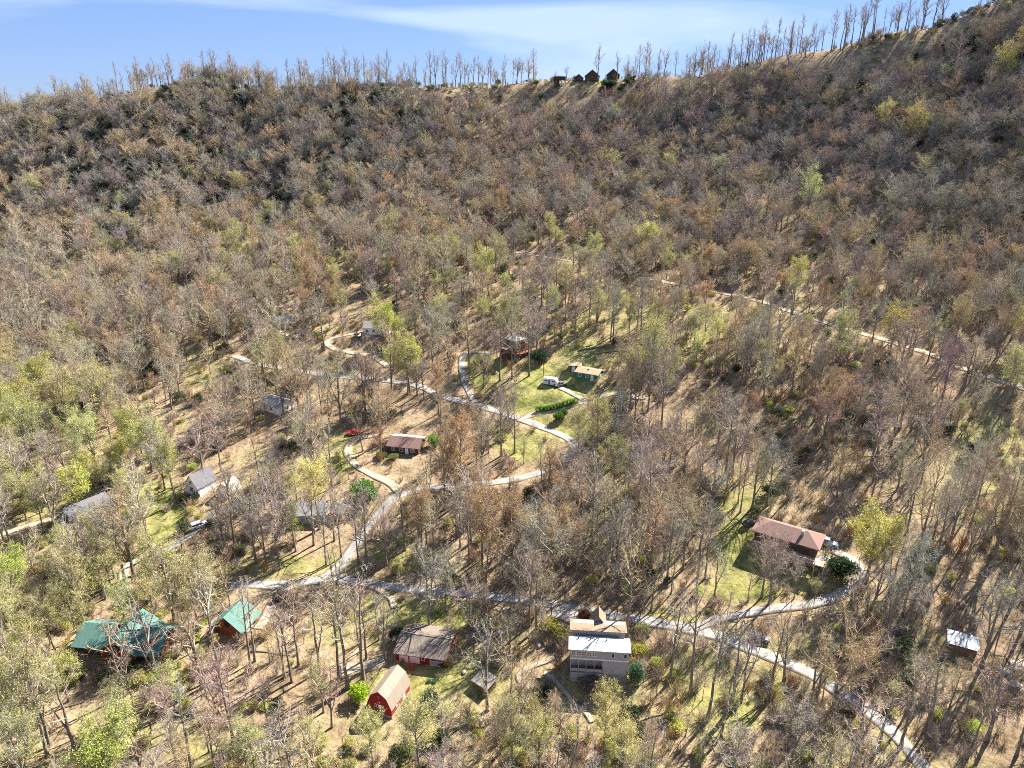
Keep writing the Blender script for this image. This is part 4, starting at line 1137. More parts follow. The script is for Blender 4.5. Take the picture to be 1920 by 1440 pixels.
RECTS = [(694, 1250, 778, 1335, 1), (732, 1180, 862, 1252, .99), (1058, 1135, 1186, 1285, 1), (1400, 962, 1562, 1050, 1), (1360, 1030, 1475, 1108, .6), (1772, 1168, 1840, 1228, 1), (115, 1150, 330, 1245, .93), (405, 1115, 505, 1195, .95), (545, 930, 640, 980, .55), (382, 878, 448, 925, .7), (130, 912, 215, 972, .5), (480, 722, 535, 775, .6),
         (722, 803, 805, 850, .92), (935, 622, 985, 680, .96), (1055, 670, 1135, 722, 1), (670, 598, 748, 632, .85), (1012, 700, 1062, 740, 1), (975, 735, 1110, 830, .9), (770, 1250, 900, 1335, .85), (360, 970, 392, 998, .85), (1000, 655, 1022, 690, .9), (1525, 1030, 1570, 1068, .95), (1035, 130, 1170, 165, .8), (880, 1262, 935, 1305, .6), (1180, 735, 1210, 760, .7), (650, 795, 700, 870, .75), (610, 620, 680, 670, .75), (740, 700, 860, 760, .5), (860, 655, 900, 750, .7), (660, 930, 760, 1080, .5), (1380, 1140, 1620, 1240, .4), (520, 600, 560, 632, .5), (1190, 1150, 1300, 1200, .7), (1890, 1230, 1920, 1300, .9), (225, 1040, 250, 1130, .7)]
HOUSES = [(o.location.x, o.location.y, 6.5) for o in SC.objects if o.type == 'EMPTY' and o.parent is None and o.get('category')]
HOUSES += [(o.location.x, o.location.y, 11.0) for o in SC.objects if o.name.startswith(('green_roof_lodge', 'hip_roof_house', 'split_level'))]
HOUSES = np.array(HOUSES)

KEYH = [o for o in SC.objects if o.name in ('gambrel_barn', 'workshop', 'split_level_house', 'hip_roof_house', 'garden_shed', 'green_cottage')]
def keep_mask(x, y, u, v, ut, vt, rp):
    n = len(x)
    k = np.ones(n, bool)
    c = field(CLEAR, u, v)
    k &= rng.uniform(0, 1, n) >= c
    gap = road_gap(x, y)
    k &= gap > 1.6
    k &= (np.hypot(x[:, None] - HOUSES[:, 0], y[:, None] - HOUSES[:, 1]) - HOUSES[:, 2]).min(1) > 0
    up = np.array([sdir.x, sdir.y]) / math.hypot(sdir.x, sdir.y)
    for o in KEYH:
        for dd_, rr_ in ((9, 7.5), (17, 7.5)):
            k &= np.hypot(x - o.location.x - up[0] * dd_, y - o.location.y - up[1] * dd_) > rr_
    for a0, b0, a1, b1, p in RECTS:
        hit = (ut + rp * .85 > a0) & (ut - rp * .85 < a1) & (vt < b1) & (vt + (v - vt) * .62 > b0) & (v > b1 - 6)
        thin = (u > a0) & (u < a1) & (vt < b1) & (v > b1)
        k &= ~((hit | thin) & (rng.uniform(0, 1, n) < p))
    # gaps through which the roads show
    for l, pr in zip(road_lines, ROADP):
        if pr <= 0: continue
        q = l[::2]
        ru, rv, _ = proj(q[:, 0], q[:, 1], gz(q[:, 0], q[:, 1]))
        hit = np.zeros(n, bool)
        cu, cv = ut, vt + (v - vt) * .36
        for s in range(0, n, 2000):
            e = ((ru[None] - cu[s:s + 2000, None]) / (rp[s:s + 2000, None] * .95)) ** 2 + ((rv[None] - cv[s:s + 2000, None]) / ((v - vt)[s:s + 2000, None] * .38)) ** 2
            hit[s:s + 2000] = (e < 1).any(1)
        k &= ~(hit & (rng.uniform(0, 1, n) < pr))
    return k

ROADP = [.48, .36, .72, .8, .8, .6, .6, .7, .6, .6, .7, .7, .6, .5, .5, .8, .6, .8, .6, .3]
occupied = [(t_.x, t_.y) for t_ in TREES]
cell = 4.7
xs = np.arange(-470, 470, cell); ys = np.arange(60, 740, cell)
X0, Y0 = np.meshgrid(xs, ys)
X0 = (X0 + (np.arange(len(ys)) % 2)[:, None] * cell / 2 + rng.uniform(-.46, .46, X0.shape) * cell).ravel()
Y0 = (Y0 + rng.uniform(-.46, .46, Y0.shape).ravel().reshape(Y0.shape) * cell).ravel()
Z0 = gz(X0, Y0)
u0, v0, d0 = proj(X0, Y0, Z0)
sel = (u0 > -220) & (u0 < 2150) & (v0 < 1620) & (d0 > 40)
# only what can be seen or can throw a shade on what is seen: drop the far side of the ridge
yr = np.interp(u0, RY_U, RY_Y)
sel &= Y0 < yr + 22
X0, Y0, u0, v0, d0 = X0[sel], Y0[sel], u0[sel], v0[sel], d0[sel]
near = np.clip((v0 - 330) / 700, 0, 1)
dens = .80 - .54 * near - .13 * ((v0 > 330) & (v0 < 900)) + np.where(v0 < 470, .45, .85) * vnoise(X0, Y0, 30, 31) + .40 * vnoise(X0, Y0, 11, 32)
wide = 1.08 + .20 * np.clip((620 - v0) / 250, 0, 1)
dens = dens / wide ** 1.1
dens = np.where(v0 > 950, dens * 1.35, dens)
open_ = ((u0 > 185) & (u0 < 335)) | ((u0 > 780) & (u0 < 1060)) | ((u0 > 1500) & (u0 < 1770))
edge = (Y0 > np.interp(u0, RY_U, RY_Y) - np.where(open_, 46, 24)) & ~(u0 < 185) & ~((u0 > 335) & (u0 < 515))
dens = np.where(edge, dens * .10, dens)
m = rng.uniform(0, 1, len(X0)) < dens
X0, Y0, u0, v0, d0, wide = X0[m], Y0[m], u0[m], v0[m], d0[m], wide[m]
sc = np.clip(rng.normal(.82, .17, len(X0)), .42, 1.25) * np.where(v0 > 1150, .88, 1.0)
ut, vt, _ = proj(X0, Y0, gz(X0, Y0) + 17.5 * sc)
m = keep_mask(X0, Y0, u0, v0, ut, vt, 4.0 * sc * FPX / d0)
oc = np.array(occupied)
m &= np.sqrt(((X0[:, None] - oc[:, 0]) ** 2 + (Y0[:, None] - oc[:, 1]) ** 2).min(1)) > 3.4
X0, Y0, u0, v0, sc, wide = X0[m], Y0[m], u0[m], v0[m], sc[m], wide[m]

EVERZ = [(360, 270, 330, 130, .34), (120, 380, 160, 130, .30), (650, 190, 200, 60, .45), (1700, 160, 170, 80, .33), (1850, 60, 90, 90, .45), (1500, 170, 110, 60, .12), (720, 330, 110, 90, .12), (1170, 158, 50, 12, .6), (620, 340, 120, 80, .18)]
BUDZ = [(90, 1150, 300, 330, .52), (800, 1390, 700, 80, .28), (1450, 1330, 400, 120, .12), (110, 780, 170, 120, .28), (900, 560, 420, 130, .15), (1250, 660, 160, 100, .25), (400, 480, 300, 80, .16), (1100, 1380, 300, 60, .30), (600, 950, 200, 70, .15), (960, 1380, 960, 70, .12)]
ORZ = [(960, 960, 150, 50, .45), (860, 870, 110, 60, .40), (1500, 800, 260, 110, .14), (1000, 620, 900, 250, .05)]
PINKZ = [(1480, 860, 330, 150, .45), (1500, 250, 330, 160, .28), (300, 880, 160, 120, .22), (500, 1380, 300, 80, .30), (1000, 260, 300, 120, .30), (1750, 1080, 160, 140, .35)]
fe, fb, fo, fp = field(EVERZ, u0, v0), field(BUDZ, u0, v0), field(ORZ, u0, v0), field(PINKZ, u0, v0)
clump = np.clip(1 + 3.2 * vnoise(X0, Y0, 24, 41), 0, 2.2)
rr = rng.uniform(0, 1, (5, len(X0)))
for i in range(len(X0)):
    u, v = u0[i], v0[i]
    if rr[0, i] < .7 * fe[i] * clump[i]:
        add_tree('ever', X0[i], Y0[i], 'green', sc[i] * rnd.uniform(.55, 1.15), 1.0, rnd.choice([0, 1, 1]))
    elif rr[1, i] < fb[i] * clump[i]:
        if rr[4, i] < .22 and u < 400 and v > 650:
            add_tree('leafy', X0[i], Y0[i], 'lime', sc[i] * .85)
        else:
            add_tree('bud', X0[i], Y0[i], 'olive' if rr[4, i] < .7 else 'lime', sc[i] * .9)
    elif rr[2, i] < fo[i]:
        add_tree('bud', X0[i], Y0[i], 'orange brown', sc[i])
    elif rr[2, i] > .988:
        add_tree('bud', X0[i], Y0[i], 'olive', sc[i])
    else:
        tone = 'pinkish' if rr[3, i] < fp[i] * .6 + .06 else ('tan' if rr[3, i] > .70 else 'grey')
        si = rnd.choice([1, 3, 5, 1, 3, 5, 0, 6]) if v < 520 else (rnd.choice([7, 8, 9, 10]) if rnd.random() < min(.75, max(0, (v - 780) / 350)) else rnd.randrange(7))
        add_tree('bare', X0[i], Y0[i], tone, sc[i], rnd.uniform(.92, 1.1), si)
    TREES[-1].wd = wide[i] * rnd.uniform(.85, 1.2); TREES[-1].sz *= 1 - .2 * min(1, max(0, (620 - v) / 250))
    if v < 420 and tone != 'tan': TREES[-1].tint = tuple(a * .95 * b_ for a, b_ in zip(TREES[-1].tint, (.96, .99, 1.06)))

# skyline trees along the crest
SKY_GAPS = [(1000, 1045), (1770, 1840), (330, 345)]
u = -20
while u < 1830:
    dense = 1.0 if (u < 180 or 330 < u < 520 or 1270 < u < 1500) else (.85 if u < 1200 else .55)
    u += rnd.choice([rnd.uniform(.8, 3), rnd.uniform(3, 8), rnd.uniform(6, 13)]) / dense
    if any(a < u < b_ for a, b_ in SKY_GAPS): continue
    yv = np.interp(u, RY_U, RY_Y) + rnd.uniform(-14, 12)
    x = (u - 960) / FPX * 1.08 * yv
    x = float(np.interp(0, [0, 1], [x, x]))
    # move x until it projects to u
    for _ in range(3):
        uu, _, dd = proj(x, yv, gz(x, yv))
        x += (u - float(uu)) * float(dd) / FPX
    if 1040 < u < 1175 and rnd.random() < .75: continue
    if (np.hypot(x - HOUSES[:, 0], yv - HOUSES[:, 1])).min() < 5: continue
    add_tree('ridge', x, yv, rnd.choice(['grey', 'grey', 'pinkish']), rnd.uniform(.6, 1.35), 1.0)

# ------------------------------------------------------------------ choose the trees that stand as objects of their own
def px_size(t_):
    H, c_ = STOCK[t_.si][4:6]
    uu, vv, dd = proj(t_.x, t_.y, t_.z)
    ut_, vt_, _ = proj(t_.x, t_.y, t_.z + H * t_.s)
    if not (-15 < uu < 1935 or -15 < ut_ < 1935) or vt_ > 1440 or vv < -20:
        return 0.0
    vis = max(0.0, min(1440.0, float(vv)) - max(0.0, float(vt_)))
    return vis * FPX / float(dd) * c_ * t_.s
LIMIT = {'bare': 292, 'bud': 175, 'leafy': 80, 'ever': 90, 'ridge': 260}
chosen = set()
for kd, lim in LIMIT.items():
    lst = [(px_size(t_) * (4 if t_.listed else 1), i) for i, t_ in enumerate(TREES) if t_.kind == kd]
    lst.sort(reverse=True)
    chosen |= {i for a, i in lst[:lim] if a > 40}

TNAME = {'bare': 'bare_tree', 'bud': 'budding_tree', 'leafy': 'leafing_tree', 'ever': 'evergreen_tree', 'ridge': 'ridge_tree'}
TCAT = 'tree'
LAND = [('the red gambrel barn', 735, 1290), ('the long red outbuilding', 795, 1215), ('the greige split level house', 1120, 1230), ('the brown hip roofed house', 1470, 1010), ('the brown plank shed', 1803, 1202), ('the green roofed lodge', 222, 1210),
        ('the green roofed garage', 462, 1158), ('the grey roofed cottage', 578, 955), ('the white gabled cottage', 410, 900), ('the slate roofed house', 175, 945), ('the grey roofed house', 508, 750), ('the brown ranch house', 758, 830), ('the red tower cabin', 962, 648), ('the green cottage', 1095, 697), ('the white walled house', 705, 615),
        ('the ridge lookout deck', 1050, 152), ('the ridge cabins', 1125, 145), ('the upper road bend', 960, 472), ('the upper road midpoint', 1470, 582), ('the upper road far end', 1840, 705), ('the pale scrub field', 1860, 870), ('the lower road foot', 1700, 1400), ('the fork by the hedge', 985, 785), ('the mid road bend', 1078, 845), ('the wide road junction', 610, 1085), ('the gravel drive at the wood edge', 60, 985)]
ORD = ['nearest', 'second', 'third', 'fourth', 'fifth', 'sixth', 'seventh', 'eighth', 'ninth', 'tenth']
def ordinal(n):
    if n < 10: return ORD[n]
    n += 1
    return f'{n}' + ('th' if 10 <= n % 100 <= 20 else {1: 'st', 2: 'nd', 3: 'rd'}.get(n % 10, 'th'))
LOOK = {('bare', 'grey'): 'bare grey tree', ('bare', 'tan'): 'bare tan twigged tree', ('bare', 'pinkish'): 'bare pinkish twigged tree', ('ridge', 'grey'): 'thin bare skyline tree', ('ridge', 'pinkish'): 'thin bare skyline tree',
        ('bud', 'olive'): 'olive budding tree', ('bud', 'lime'): 'pale lime budding tree', ('bud', 'yellow'): 'yellow budding tree', ('bud', 'orange brown'): 'rusty orange budding tree', ('leafy', 'lime'): 'bright lime leafing tree', ('leafy', 'yellow'): 'broad yellow green leafing tree', ('ever', 'green'): 'dark evergreen tree'}
def label_trees(ids):
    """nearest first, seen from a building or a bend of the road, with the side on which the tree stands"""
    buckets = {}
    lu = np.array([l[1] for l in LAND]); lv = np.array([l[2] for l in LAND])
    for i in ids:
        t_ = TREES[i]
        H = STOCK[t_.si][4]
        uu, vv, _ = proj(t_.x, t_.y, t_.z + H * t_.s * .6)
        dist = np.hypot(lu - float(uu), lv - float(vv))
        if t_.kind == 'ridge':
            dist = np.where((lv > 160), 1e6, dist)
        j = int(np.argmin(dist))
        du, dv = float(uu) - lu[j], float(vv) - lv[j]
        side = ('right of' if du > 0 else 'left of') if abs(du) > abs(dv) or t_.kind == 'ridge' else ('uphill of' if dv < 0 else 'downhill of')
        buckets.setdefault((LOOK[(t_.kind, t_.tone)], side, LAND[j][0]), []).append((float(dist[j]), i))
    out = {}
    for (look, side, land), lst in buckets.items():
        lst.sort()
        for n, (_, i) in enumerate(lst):
            out[i] = (f'{look} {side} {land}, ' + ('nearest one' if n == 0 else f'{ordinal(n)} nearest')) if len(lst) > 1 else f'{look} {side} {land}'
    return out
LABS = label_trees(chosen)
GRP = {'bare': 'bare trees standing in the wood', 'ridge': 'bare trees along the skyline', 'bud': 'trees just coming into bud', 'leafy': 'trees in fresh lime leaf', 'ever': 'dark evergreen trees on the slope'}
for i in sorted(chosen):
    t_ = TREES[i]
    kd, tm, cm, jm, H, c_ = STOCK[t_.si]
    root = thing(TNAME[kd], LABS[i], TCAT, (t_.x, t_.y, t_.z), t_.rz, GRP[kd])
    root.scale = (t_.s * t_.wd, t_.s * t_.wd, t_.s * t_.sz)
    link('trunk', tm, root)
    c = link('crown', cm, root)
    c['tint'] = t_.tint; c['leaf'] = t_.leaf

# ------------------------------------------------------------------ the rest of the wood: one mass
def scatter(name, lst, meshes, label):
    """lst: (mesh index, x, y, z, rz, (sx, sy, sz), tint, leaf)"""
    n = len(lst)
    me_ = bpy.data.meshes.new(name)
    me_.vertices.add(n)
    me_.vertices.foreach_set('co', np.array([l[1:4] for l in lst], np.float32).ravel())
    def attr(nm_, ty, key, data):
        a = me_.attributes.new(nm_, ty, 'POINT'); a.data.foreach_set(key, np.asarray(data).ravel())
    attr('pick', 'INT', 'value', np.array([l[0] for l in lst], np.int32))
    attr('turn', 'FLOAT_VECTOR', 'vector', np.array([(l[8] if len(l) > 8 else 0, l[9] if len(l) > 9 else 0, l[4]) for l in lst], np.float32))
    attr('size', 'FLOAT_VECTOR', 'vector', np.array([l[5] for l in lst], np.float32))
    attr('tint', 'FLOAT_COLOR', 'color', np.array([(*l[6], 1) for l in lst], np.float32))
    attr('leaf', 'FLOAT_COLOR', 'color', np.array([(*l[7], 1) for l in lst], np.float32))
    pool = bpy.data.collections.new(name + '_pool')
    for k, m_ in enumerate(meshes):
        pool.objects.link(bpy.data.objects.new(f'{name}_{k:03d}', m_))
    ng = bpy.data.node_groups.new(name, 'GeometryNodeTree')
    ng.interface.new_socket('Geometry', in_out='INPUT', socket_type='NodeSocketGeometry')
    ng.interface.new_socket('Geometry', in_out='OUTPUT', socket_type='NodeSocketGeometry')
    gi = ng.nodes.new('NodeGroupInput'); go = ng.nodes.new('NodeGroupOutput')
    m2p = ng.nodes.new('GeometryNodeMeshToPoints')
    ci = ng.nodes.new('GeometryNodeCollectionInfo'); ci.inputs['Collection'].default_value = pool
    ci.inputs['Separate Children'].default_value = True; ci.inputs['Reset Children'].default_value = True
    ip = ng.nodes.new('GeometryNodeInstanceOnPoints'); ip.inputs['Pick Instance'].default_value = True
    def na_(nm_, ty):
        a = ng.nodes.new('GeometryNodeInputNamedAttribute'); a.data_type = ty; a.inputs['Name'].default_value = nm_
        return a.outputs['Attribute']
    lk_ = ng.links
    lk_.new(gi.outputs[0], m2p.inputs['Mesh']); lk_.new(m2p.outputs['Points'], ip.inputs['Points'])
    lk_.new(ci.outputs['Instances'], ip.inputs['Instance'])
    lk_.new(na_('pick', 'INT'), ip.inputs['Instance Index'])
    e2r = ng.nodes.new('FunctionNodeEulerToRotation')
    lk_.new(na_('turn', 'FLOAT_VECTOR'), e2r.inputs[0]); lk_.new(e2r.outputs[0], ip.inputs['Rotation'])
    lk_.new(na_('size', 'FLOAT_VECTOR'), ip.inputs['Scale'])
    lk_.new(ip.outputs['Instances'], go.inputs[0])
    o = link(name, me_)
    md = o.modifiers.new('scatter', 'NODES'); md.node_group = ng
    o['kind'] = 'stuff'; o['label'] = label
    return o

rest = [t_ for i, t_ in enumerate(TREES) if i not in chosen]
scatter('woodland', [(t_.si, t_.x, t_.y, t_.z, t_.rz, (t_.s * t_.wd, t_.s * t_.wd, t_.s * t_.sz), t_.tint, t_.leaf) for t_ in rest], [s_[3] for s_ in STOCK], 'dense bare spring woodland covering the mountainside')
print('trees', len(TREES), 'objects', len(chosen), {k: sum(1 for i in chosen if TREES[i].kind == k) for k in LIMIT})

# undergrowth: brush, saplings and low shrubs between the trunks
n = 88000
ux = rng.uniform(-420, 420, n); uy = 70 + 560 * rng.uniform(0, 1, n) ** 1.5
uu, vv, dd = proj(ux, uy, gz(ux, uy))
k = (uu > -120) & (uu < 2040) & (vv < 1560) & (uy < np.interp(uu, RY_U, RY_Y) + 4) & (road_gap(ux, uy) > .9)
k &= (np.hypot(ux[:, None] - HOUSES[:, 0], uy[:, None] - HOUSES[:, 1]) - HOUSES[:, 2] * .8).min(1) > 0
g_ = field(GRASS, uu, vv)
k &= rng.uniform(0, 1, n) > g_ * .93
k &= rng.uniform(0, 1, n) < .55 + 1.3 * vnoise(ux, uy, 18, 51)
lst = []
fe = field(EVERZ, uu, vv); fb = field(BUDZ, uu, vv)
for i in np.nonzero(k)[0]:
    q = rnd.random()
    s = rnd.uniform(.5, 1.5)
    x, y = float(ux[i]), float(uy[i]); z = float(gz(x, y))
    if q < .035 + fe[i] * .6:
        si = rnd.choice(KIND['bush']); leaf = jitter((.075, .095, .05)); tint = (.2, .16, .12); s *= .9
    elif q < .10 + fe[i] * .6 + fb[i] * .55:
        si = rnd.choice(KIND['bush']); leaf = jitter(rnd.choice(OLIVES + LIMES)); tint = (.2, .16, .12); s *= .62
    elif q > .90:
        si = rnd.choice(KIND['ridge'] + KIND['bud'] + KIND['bare']); s *= .33; tint = jitter(rnd.choice(GREYS + TANS)); leaf = jitter(rnd.choice(OLIVES))
    else:
        si = rnd.choice(KIND['brush']); tint = leaf = jitter(rnd.choice(GREYS + TANS + PINKS + ORANGES[:1]), .12)
    lst.append((si, x, y, z, rnd.uniform(0, 6.28), (s, s, s * rnd.uniform(.8, 1.2)), tint, leaf))
scatter('undergrowth', lst, [s_[3] for s_ in STOCK], 'low brush, saplings and shrubs on the wood floor')
print('undergrowth', len(lst))

# ------------------------------------------------------------------ vehicles
M_TYRE = mat('tyre rubber', (.02, .02, .02), .9, .2)
M_RIM = mat('wheel rim metal', (.45, .45, .46), .35, .5, None, 0, .6)
M_LAMP = mat('headlight glass', (.8, .8, .78), .15, .6)
M_TAIL = mat('tail light plastic', (.35, .02, .02), .3, .5)

def loft(name, secs, m, parent):
    """secs: list of (x, half width, z0, z1) cross sections along x"""
    v, f = [], []
    for x, w, z0, z1 in secs:
        c = min(.12, (z1 - z0) * .25)
        v += [(x, -w, z0), (x, -w, z1 - c), (x, -w + c, z1), (x, w - c, z1), (x, w, z1 - c), (x, w, z0)]
    n = 6
    for i in range(len(secs) - 1):
        for k in range(n):
            f.append((i * n + k, i * n + (k + 1) % n, (i + 1) * n + (k + 1) % n, (i + 1) * n + k))
    f += [tuple(range(n))[::-1], tuple(range((len(secs) - 1) * n, len(secs) * n))]
    me_ = new_mesh(name, v, f, [m])
    bm = bmesh.new(); bm.from_mesh(me_); bmesh.ops.recalc_face_normals(bm, faces=bm.faces); bm.to_mesh(me_); bm.free()
    return link(name, me_, parent)

def disc(name, x, y, z, r_, w, m, parent, n=14):
    v = [(x + r_ * math.cos(a), y + s * w / 2, z + r_ * math.sin(a)) for s in (-1, 1) for a in np.linspace(0, 2 * math.pi, n, endpoint=False)]
    f = [tuple(range(n)), tuple(range(n, 2 * n))[::-1]] + [(k, n + k, n + (k + 1) % n, (k + 1) % n) for k in range(n)]
    return link(name, new_mesh(name, v, f, [m]), parent)

def vehicle(name, label, cat, u, v, rot, paint, kind='suv', L=4.6, sc=1.0, group=None):
    p = spot(u, v)
    root = thing(name, label, cat, (p.x, p.y, p.z + .16), R(rot), group)
    root.scale = (sc, sc, sc)
    pm = mat(name + ' paint', paint, .3, .5)
    h = L / 2
    w = .9
    if kind == 'suv':
        loft('body', [(-h, w * .9, .35, .95), (-h + .15, w, .28, 1.02), (h - 1.2, w, .28, 1.0), (h - .2, w * .95, .3, .85), (h, w * .85, .36, .72)], pm, root)
        loft('cabin', [(-h + .06, w * .84, .98, 1.45), (-h + .35, w * .86, .98, 1.72), (h - 1.9, w * .85, .98, 1.70), (h - 1.15, w * .80, .96, 1.06)], pm, root)
        for s in (-1, 1):
            for x0, x1 in ((-h + .3, -h + 1.25), (-h + 1.35, -h + 2.2), (-h + 2.3, h - 1.75)):
                box('side_window', x0, x1, s * w * .862 - .02, s * w * .862 + .02, 1.08, 1.55, M_GLASS, root)
        slab('windscreen', [(h - 1.17, -.62, 1.10), (h - 1.17, .62, 1.10), (h - 1.82, .6, 1.70), (h - 1.82, -.6, 1.70)], .02, M_GLASS, root)
        box('rear_window', -h + .05, -h + .10, -.6, .6, 1.1, 1.42, M_GLASS, root)
    elif kind == 'pickup':
        loft('body', [(-h, w * .95, .4, .78), (-h + 2.0, w, .35, .78), (-h + 2.01, w, .35, 1.02), (h - .3, w * .96, .36, .98), (h, w * .88, .42, .82)], pm, root)
        loft('cabin', [(-h + 2.05, w * .82, 1.0, 1.7), (h - 2.0, w * .82, 1.0, 1.72), (h - 1.3, w * .8, 1.0, 1.1)], pm, root)
        for s in (-1, 1):
            box('side_window', -h + 2.2, h - 1.9, s * w * .825 - .02, s * w * .825 + .02, 1.1, 1.55, M_GLASS, root)
            box('bed_side', -h, -h + 2.0, s * w * .9 - .06, s * w * .9 + .06, .782, 1.05, pm, root)
        slab('windscreen', [(h - 1.32, -.62, 1.13), (h - 1.32, .62, 1.13), (h - 1.95, .6, 1.71), (h - 1.95, -.6, 1.71)], .02, M_GLASS, root)
    else:
        loft('body', [(-h, w * .88, .35, .85), (-h + .2, w, .28, .95), (h - .3, w * .97, .28, .86), (h, w * .85, .35, .7)], pm, root)
        loft('cabin', [(-h + .35, w * .8, .9, 1.0), (-h + 1.0, w * .8, .9, 1.42), (h - 1.9, w * .8, .9, 1.42), (h - 1.2, w * .82, .86, .95)], pm, root)
        for s in (-1, 1):
            for x0, x1 in ((-h + 1.0, -h + 1.8), (-h + 1.9, h - 1.85)):
                box('side_window', x0, x1, s * w * .805 - .02, s * w * .805 + .02, .98, 1.3, M_GLASS, root)
        slab('windscreen', [(h - 1.22, -.62, .97), (h - 1.22, .62, .97), (h - 1.86, .58, 1.42), (h - 1.86, -.58, 1.42)], .02, M_GLASS, root)
        slab('rear_window', [(-h + .40, -.6, 1.03), (-h + .96, -.56, 1.42), (-h + .96, .56, 1.42), (-h + .40, .6, 1.03)], .02, M_GLASS, root)
    for x in (-h + .85, h - .85):
        for s in (-1, 1):
            t_ = disc('wheel', x, s * (w - .08), .33, .34, .22, M_TYRE, root)
            disc('rim', x, s * (w + .04), .33, .2, .02, M_RIM, t_)
    for s in (-1, 1):
        box('headlight', h - .07, h + .01, s * .62 - .16, s * .62 + .16, .56, .68, M_LAMP, root)
        box('tail_light', -h - .015, -h + .05, s * .66 - .12, s * .66 + .12, .62, .84, M_TAIL, root)
    return root

vehicle('parked_van', 'pale blue van parked at the end wall of the brown house', 'van', 1549, 1022, -28, (.42, .52, .66), 'suv', 4.9, 1.12)
vehicle('parked_car', 'white car parked low beside the deck of the brown house', 'car', 1541, 1057, 34, (.72, .73, .72), 'sedan', 4.5)
vehicle('parked_car', 'dark car half hidden behind the far end of the brown house', 'car', 1404, 986, 30, (.05, .06, .06), 'sedan', 4.5)
vehicle('parked_car', 'white car stopped on the shaded drive by the bright lawn', 'car', 374, 989, 40, (.80, .80, .80), 'suv', 4.6)
vehicle('parked_car', 'dark blue car at the end of the tan gravel drive', 'car', 121, 975, 10, (.05, .065, .12), 'sedan', 4.5)
vehicle('parked_car', 'black car on the pale drive above the green roofed garage', 'car', 529, 1121, 52, (.03, .03, .03), 'suv', 4.5)
vehicle('pickup_truck', 'grey pickup truck beside the white camper on the lawn', 'truck', 1051, 725, 38, (.14, .14, .15), 'pickup', 5.2)
vehicle('pickup_truck', 'red pickup truck at the top of the looping gravel drive', 'truck', 664, 815, 15, (.55, .03, .03), 'pickup', 5.0)
vehicle('parked_car', 'dark grey car in the brush just above the lower road', 'car', 1424, 1203, -22, (.13, .13, .14), 'sedan', 4.5)
vehicle('parked_car', 'silver car parked by the grey roofed house under bare trees', 'car', 548, 744, 20, (.55, .57, .60), 'sedan', 4.5)
vehicle('parked_car', 'small car by the white walled house above the gravel loop', 'car', 676, 632, 60, (.10, .11, .12), 'sedan', 4.3)

r = R(-20); p = spot(1032, 722)
cp = thing('camper_trailer', 'white rounded camper trailer on the lawn above the hedge', 'camper', (p.x, p.y, p.z + .1), r)
loft('body', [(-2.7, .95, .75, 1.9), (-2.45, 1.1, .5, 2.5), (-1.6, 1.15, .45, 2.72), (1.6, 1.15, .45, 2.72), (2.5, 1.1, .5, 2.3), (2.75, .95, .8, 1.7)], M_WHITE, cp)
for x0, x1 in ((-1.9, -.9), (.9, 1.9)):
    box('side_window', x0, x1, -1.175, -1.13, 1.5, 2.1, M_GLASS, cp)
box('door', -.5, .2, -1.172, -1.13, .55, 2.3, M_METR, cp)
for s in (-1, 1):
    w_ = disc('wheel', -.2, s * 1.05, .32, .34, .2, M_TYRE, cp); disc('rim', -.2, s * 1.16, .32, .2, .02, M_RIM, w_)
box('tow_bar', 2.76, 4.0, -.06, .06, .5, .6, M_DARK, cp)

# ------------------------------------------------------------------ yard things
r = R(-8); p = spot(773, 1254)
pt = thing('picnic_table', 'red picnic table on the grass between barn and outbuilding', 'table', p, r)
M_PIC = mat('faded red planks', (.42, .09, .07), .8, .2, (1.5, (.34, .07, .06), 5))
for k in range(4):
    box('plank', -.95, .95, -.42 + k * .21, -.23 + k * .21, .72, .77, M_PIC, pt)
for s in (-1, 1):
    box('bench', -.95, .95, s * .72 - .14, s * .72 + .14, .42, .47, M_PIC, pt)
    for x in (-.7, .7):
        slab('leg', [(x, s * .2, .72), (x + .09, s * .2, .72), (x + .09, s * .8, -.1), (x, s * .8, -.1)], .09, M_PIC, pt)

def pole(name, label, cat, u, v, h, rad, head=None):
    p = spot(u, v)
    root = thing(name, label, cat, p)
    g_ = Grow(); g_.tube([(0, 0, -.6), (0, 0, h * .5), (0, 0, h)], [rad, rad * .9, rad * .8], 8)
    link('post', new_mesh('post', g_.verts(), g_.f, [M_WOOD if head != 'lamp' else M_DARK], smooth=True), root)
    if head == 'cross':
        box('crossarm', -1.0, 1.0, -.06, .06, h - .6, h - .45, M_WOOD, root)
        for x in (-.85, -.3, .3, .85):
            box('insulator', x - .04, x + .04, -.04, .04, h - .448, h - .30, M_GLASS, root)
    elif head == 'lamp':
        box('lamp_arm', -.05, .9, -.05, .05, h - .1, h - .02, M_DARK, root)
        box('lamp_head', .55, 1.05, -.14, .14, h - .22, h - .102, M_DARK, root)
    elif head == 'box':
        box('bird_house', -.28, .28, -.25, .25, h, h + .5, M_WHITE, root)
        prism('bird_house_roof', [(-.36, h + .5), (.36, h + .5), (0, h + .8)], -.35, .35, M_WHITE, root)
    return root
pole('street_lamp', 'slim dark lamp post beside the road near the greige house', 'street lamp', 1034, 1156, 6.2, .11, 'lamp')
pole('utility_pole', 'wooden utility pole standing on the lawn above the camper', 'utility pole', 1019, 706, 7.5, .14, 'cross')
pole('utility_pole', 'wooden utility pole in the scrub downhill of the brown house', 'utility pole', 1575, 1190, 8.0, .14, 'cross')
pole('bird_house_post', 'white bird house on a post beside the shaded drive', 'bird house', 293, 1040, 2.4, .06, 'box')

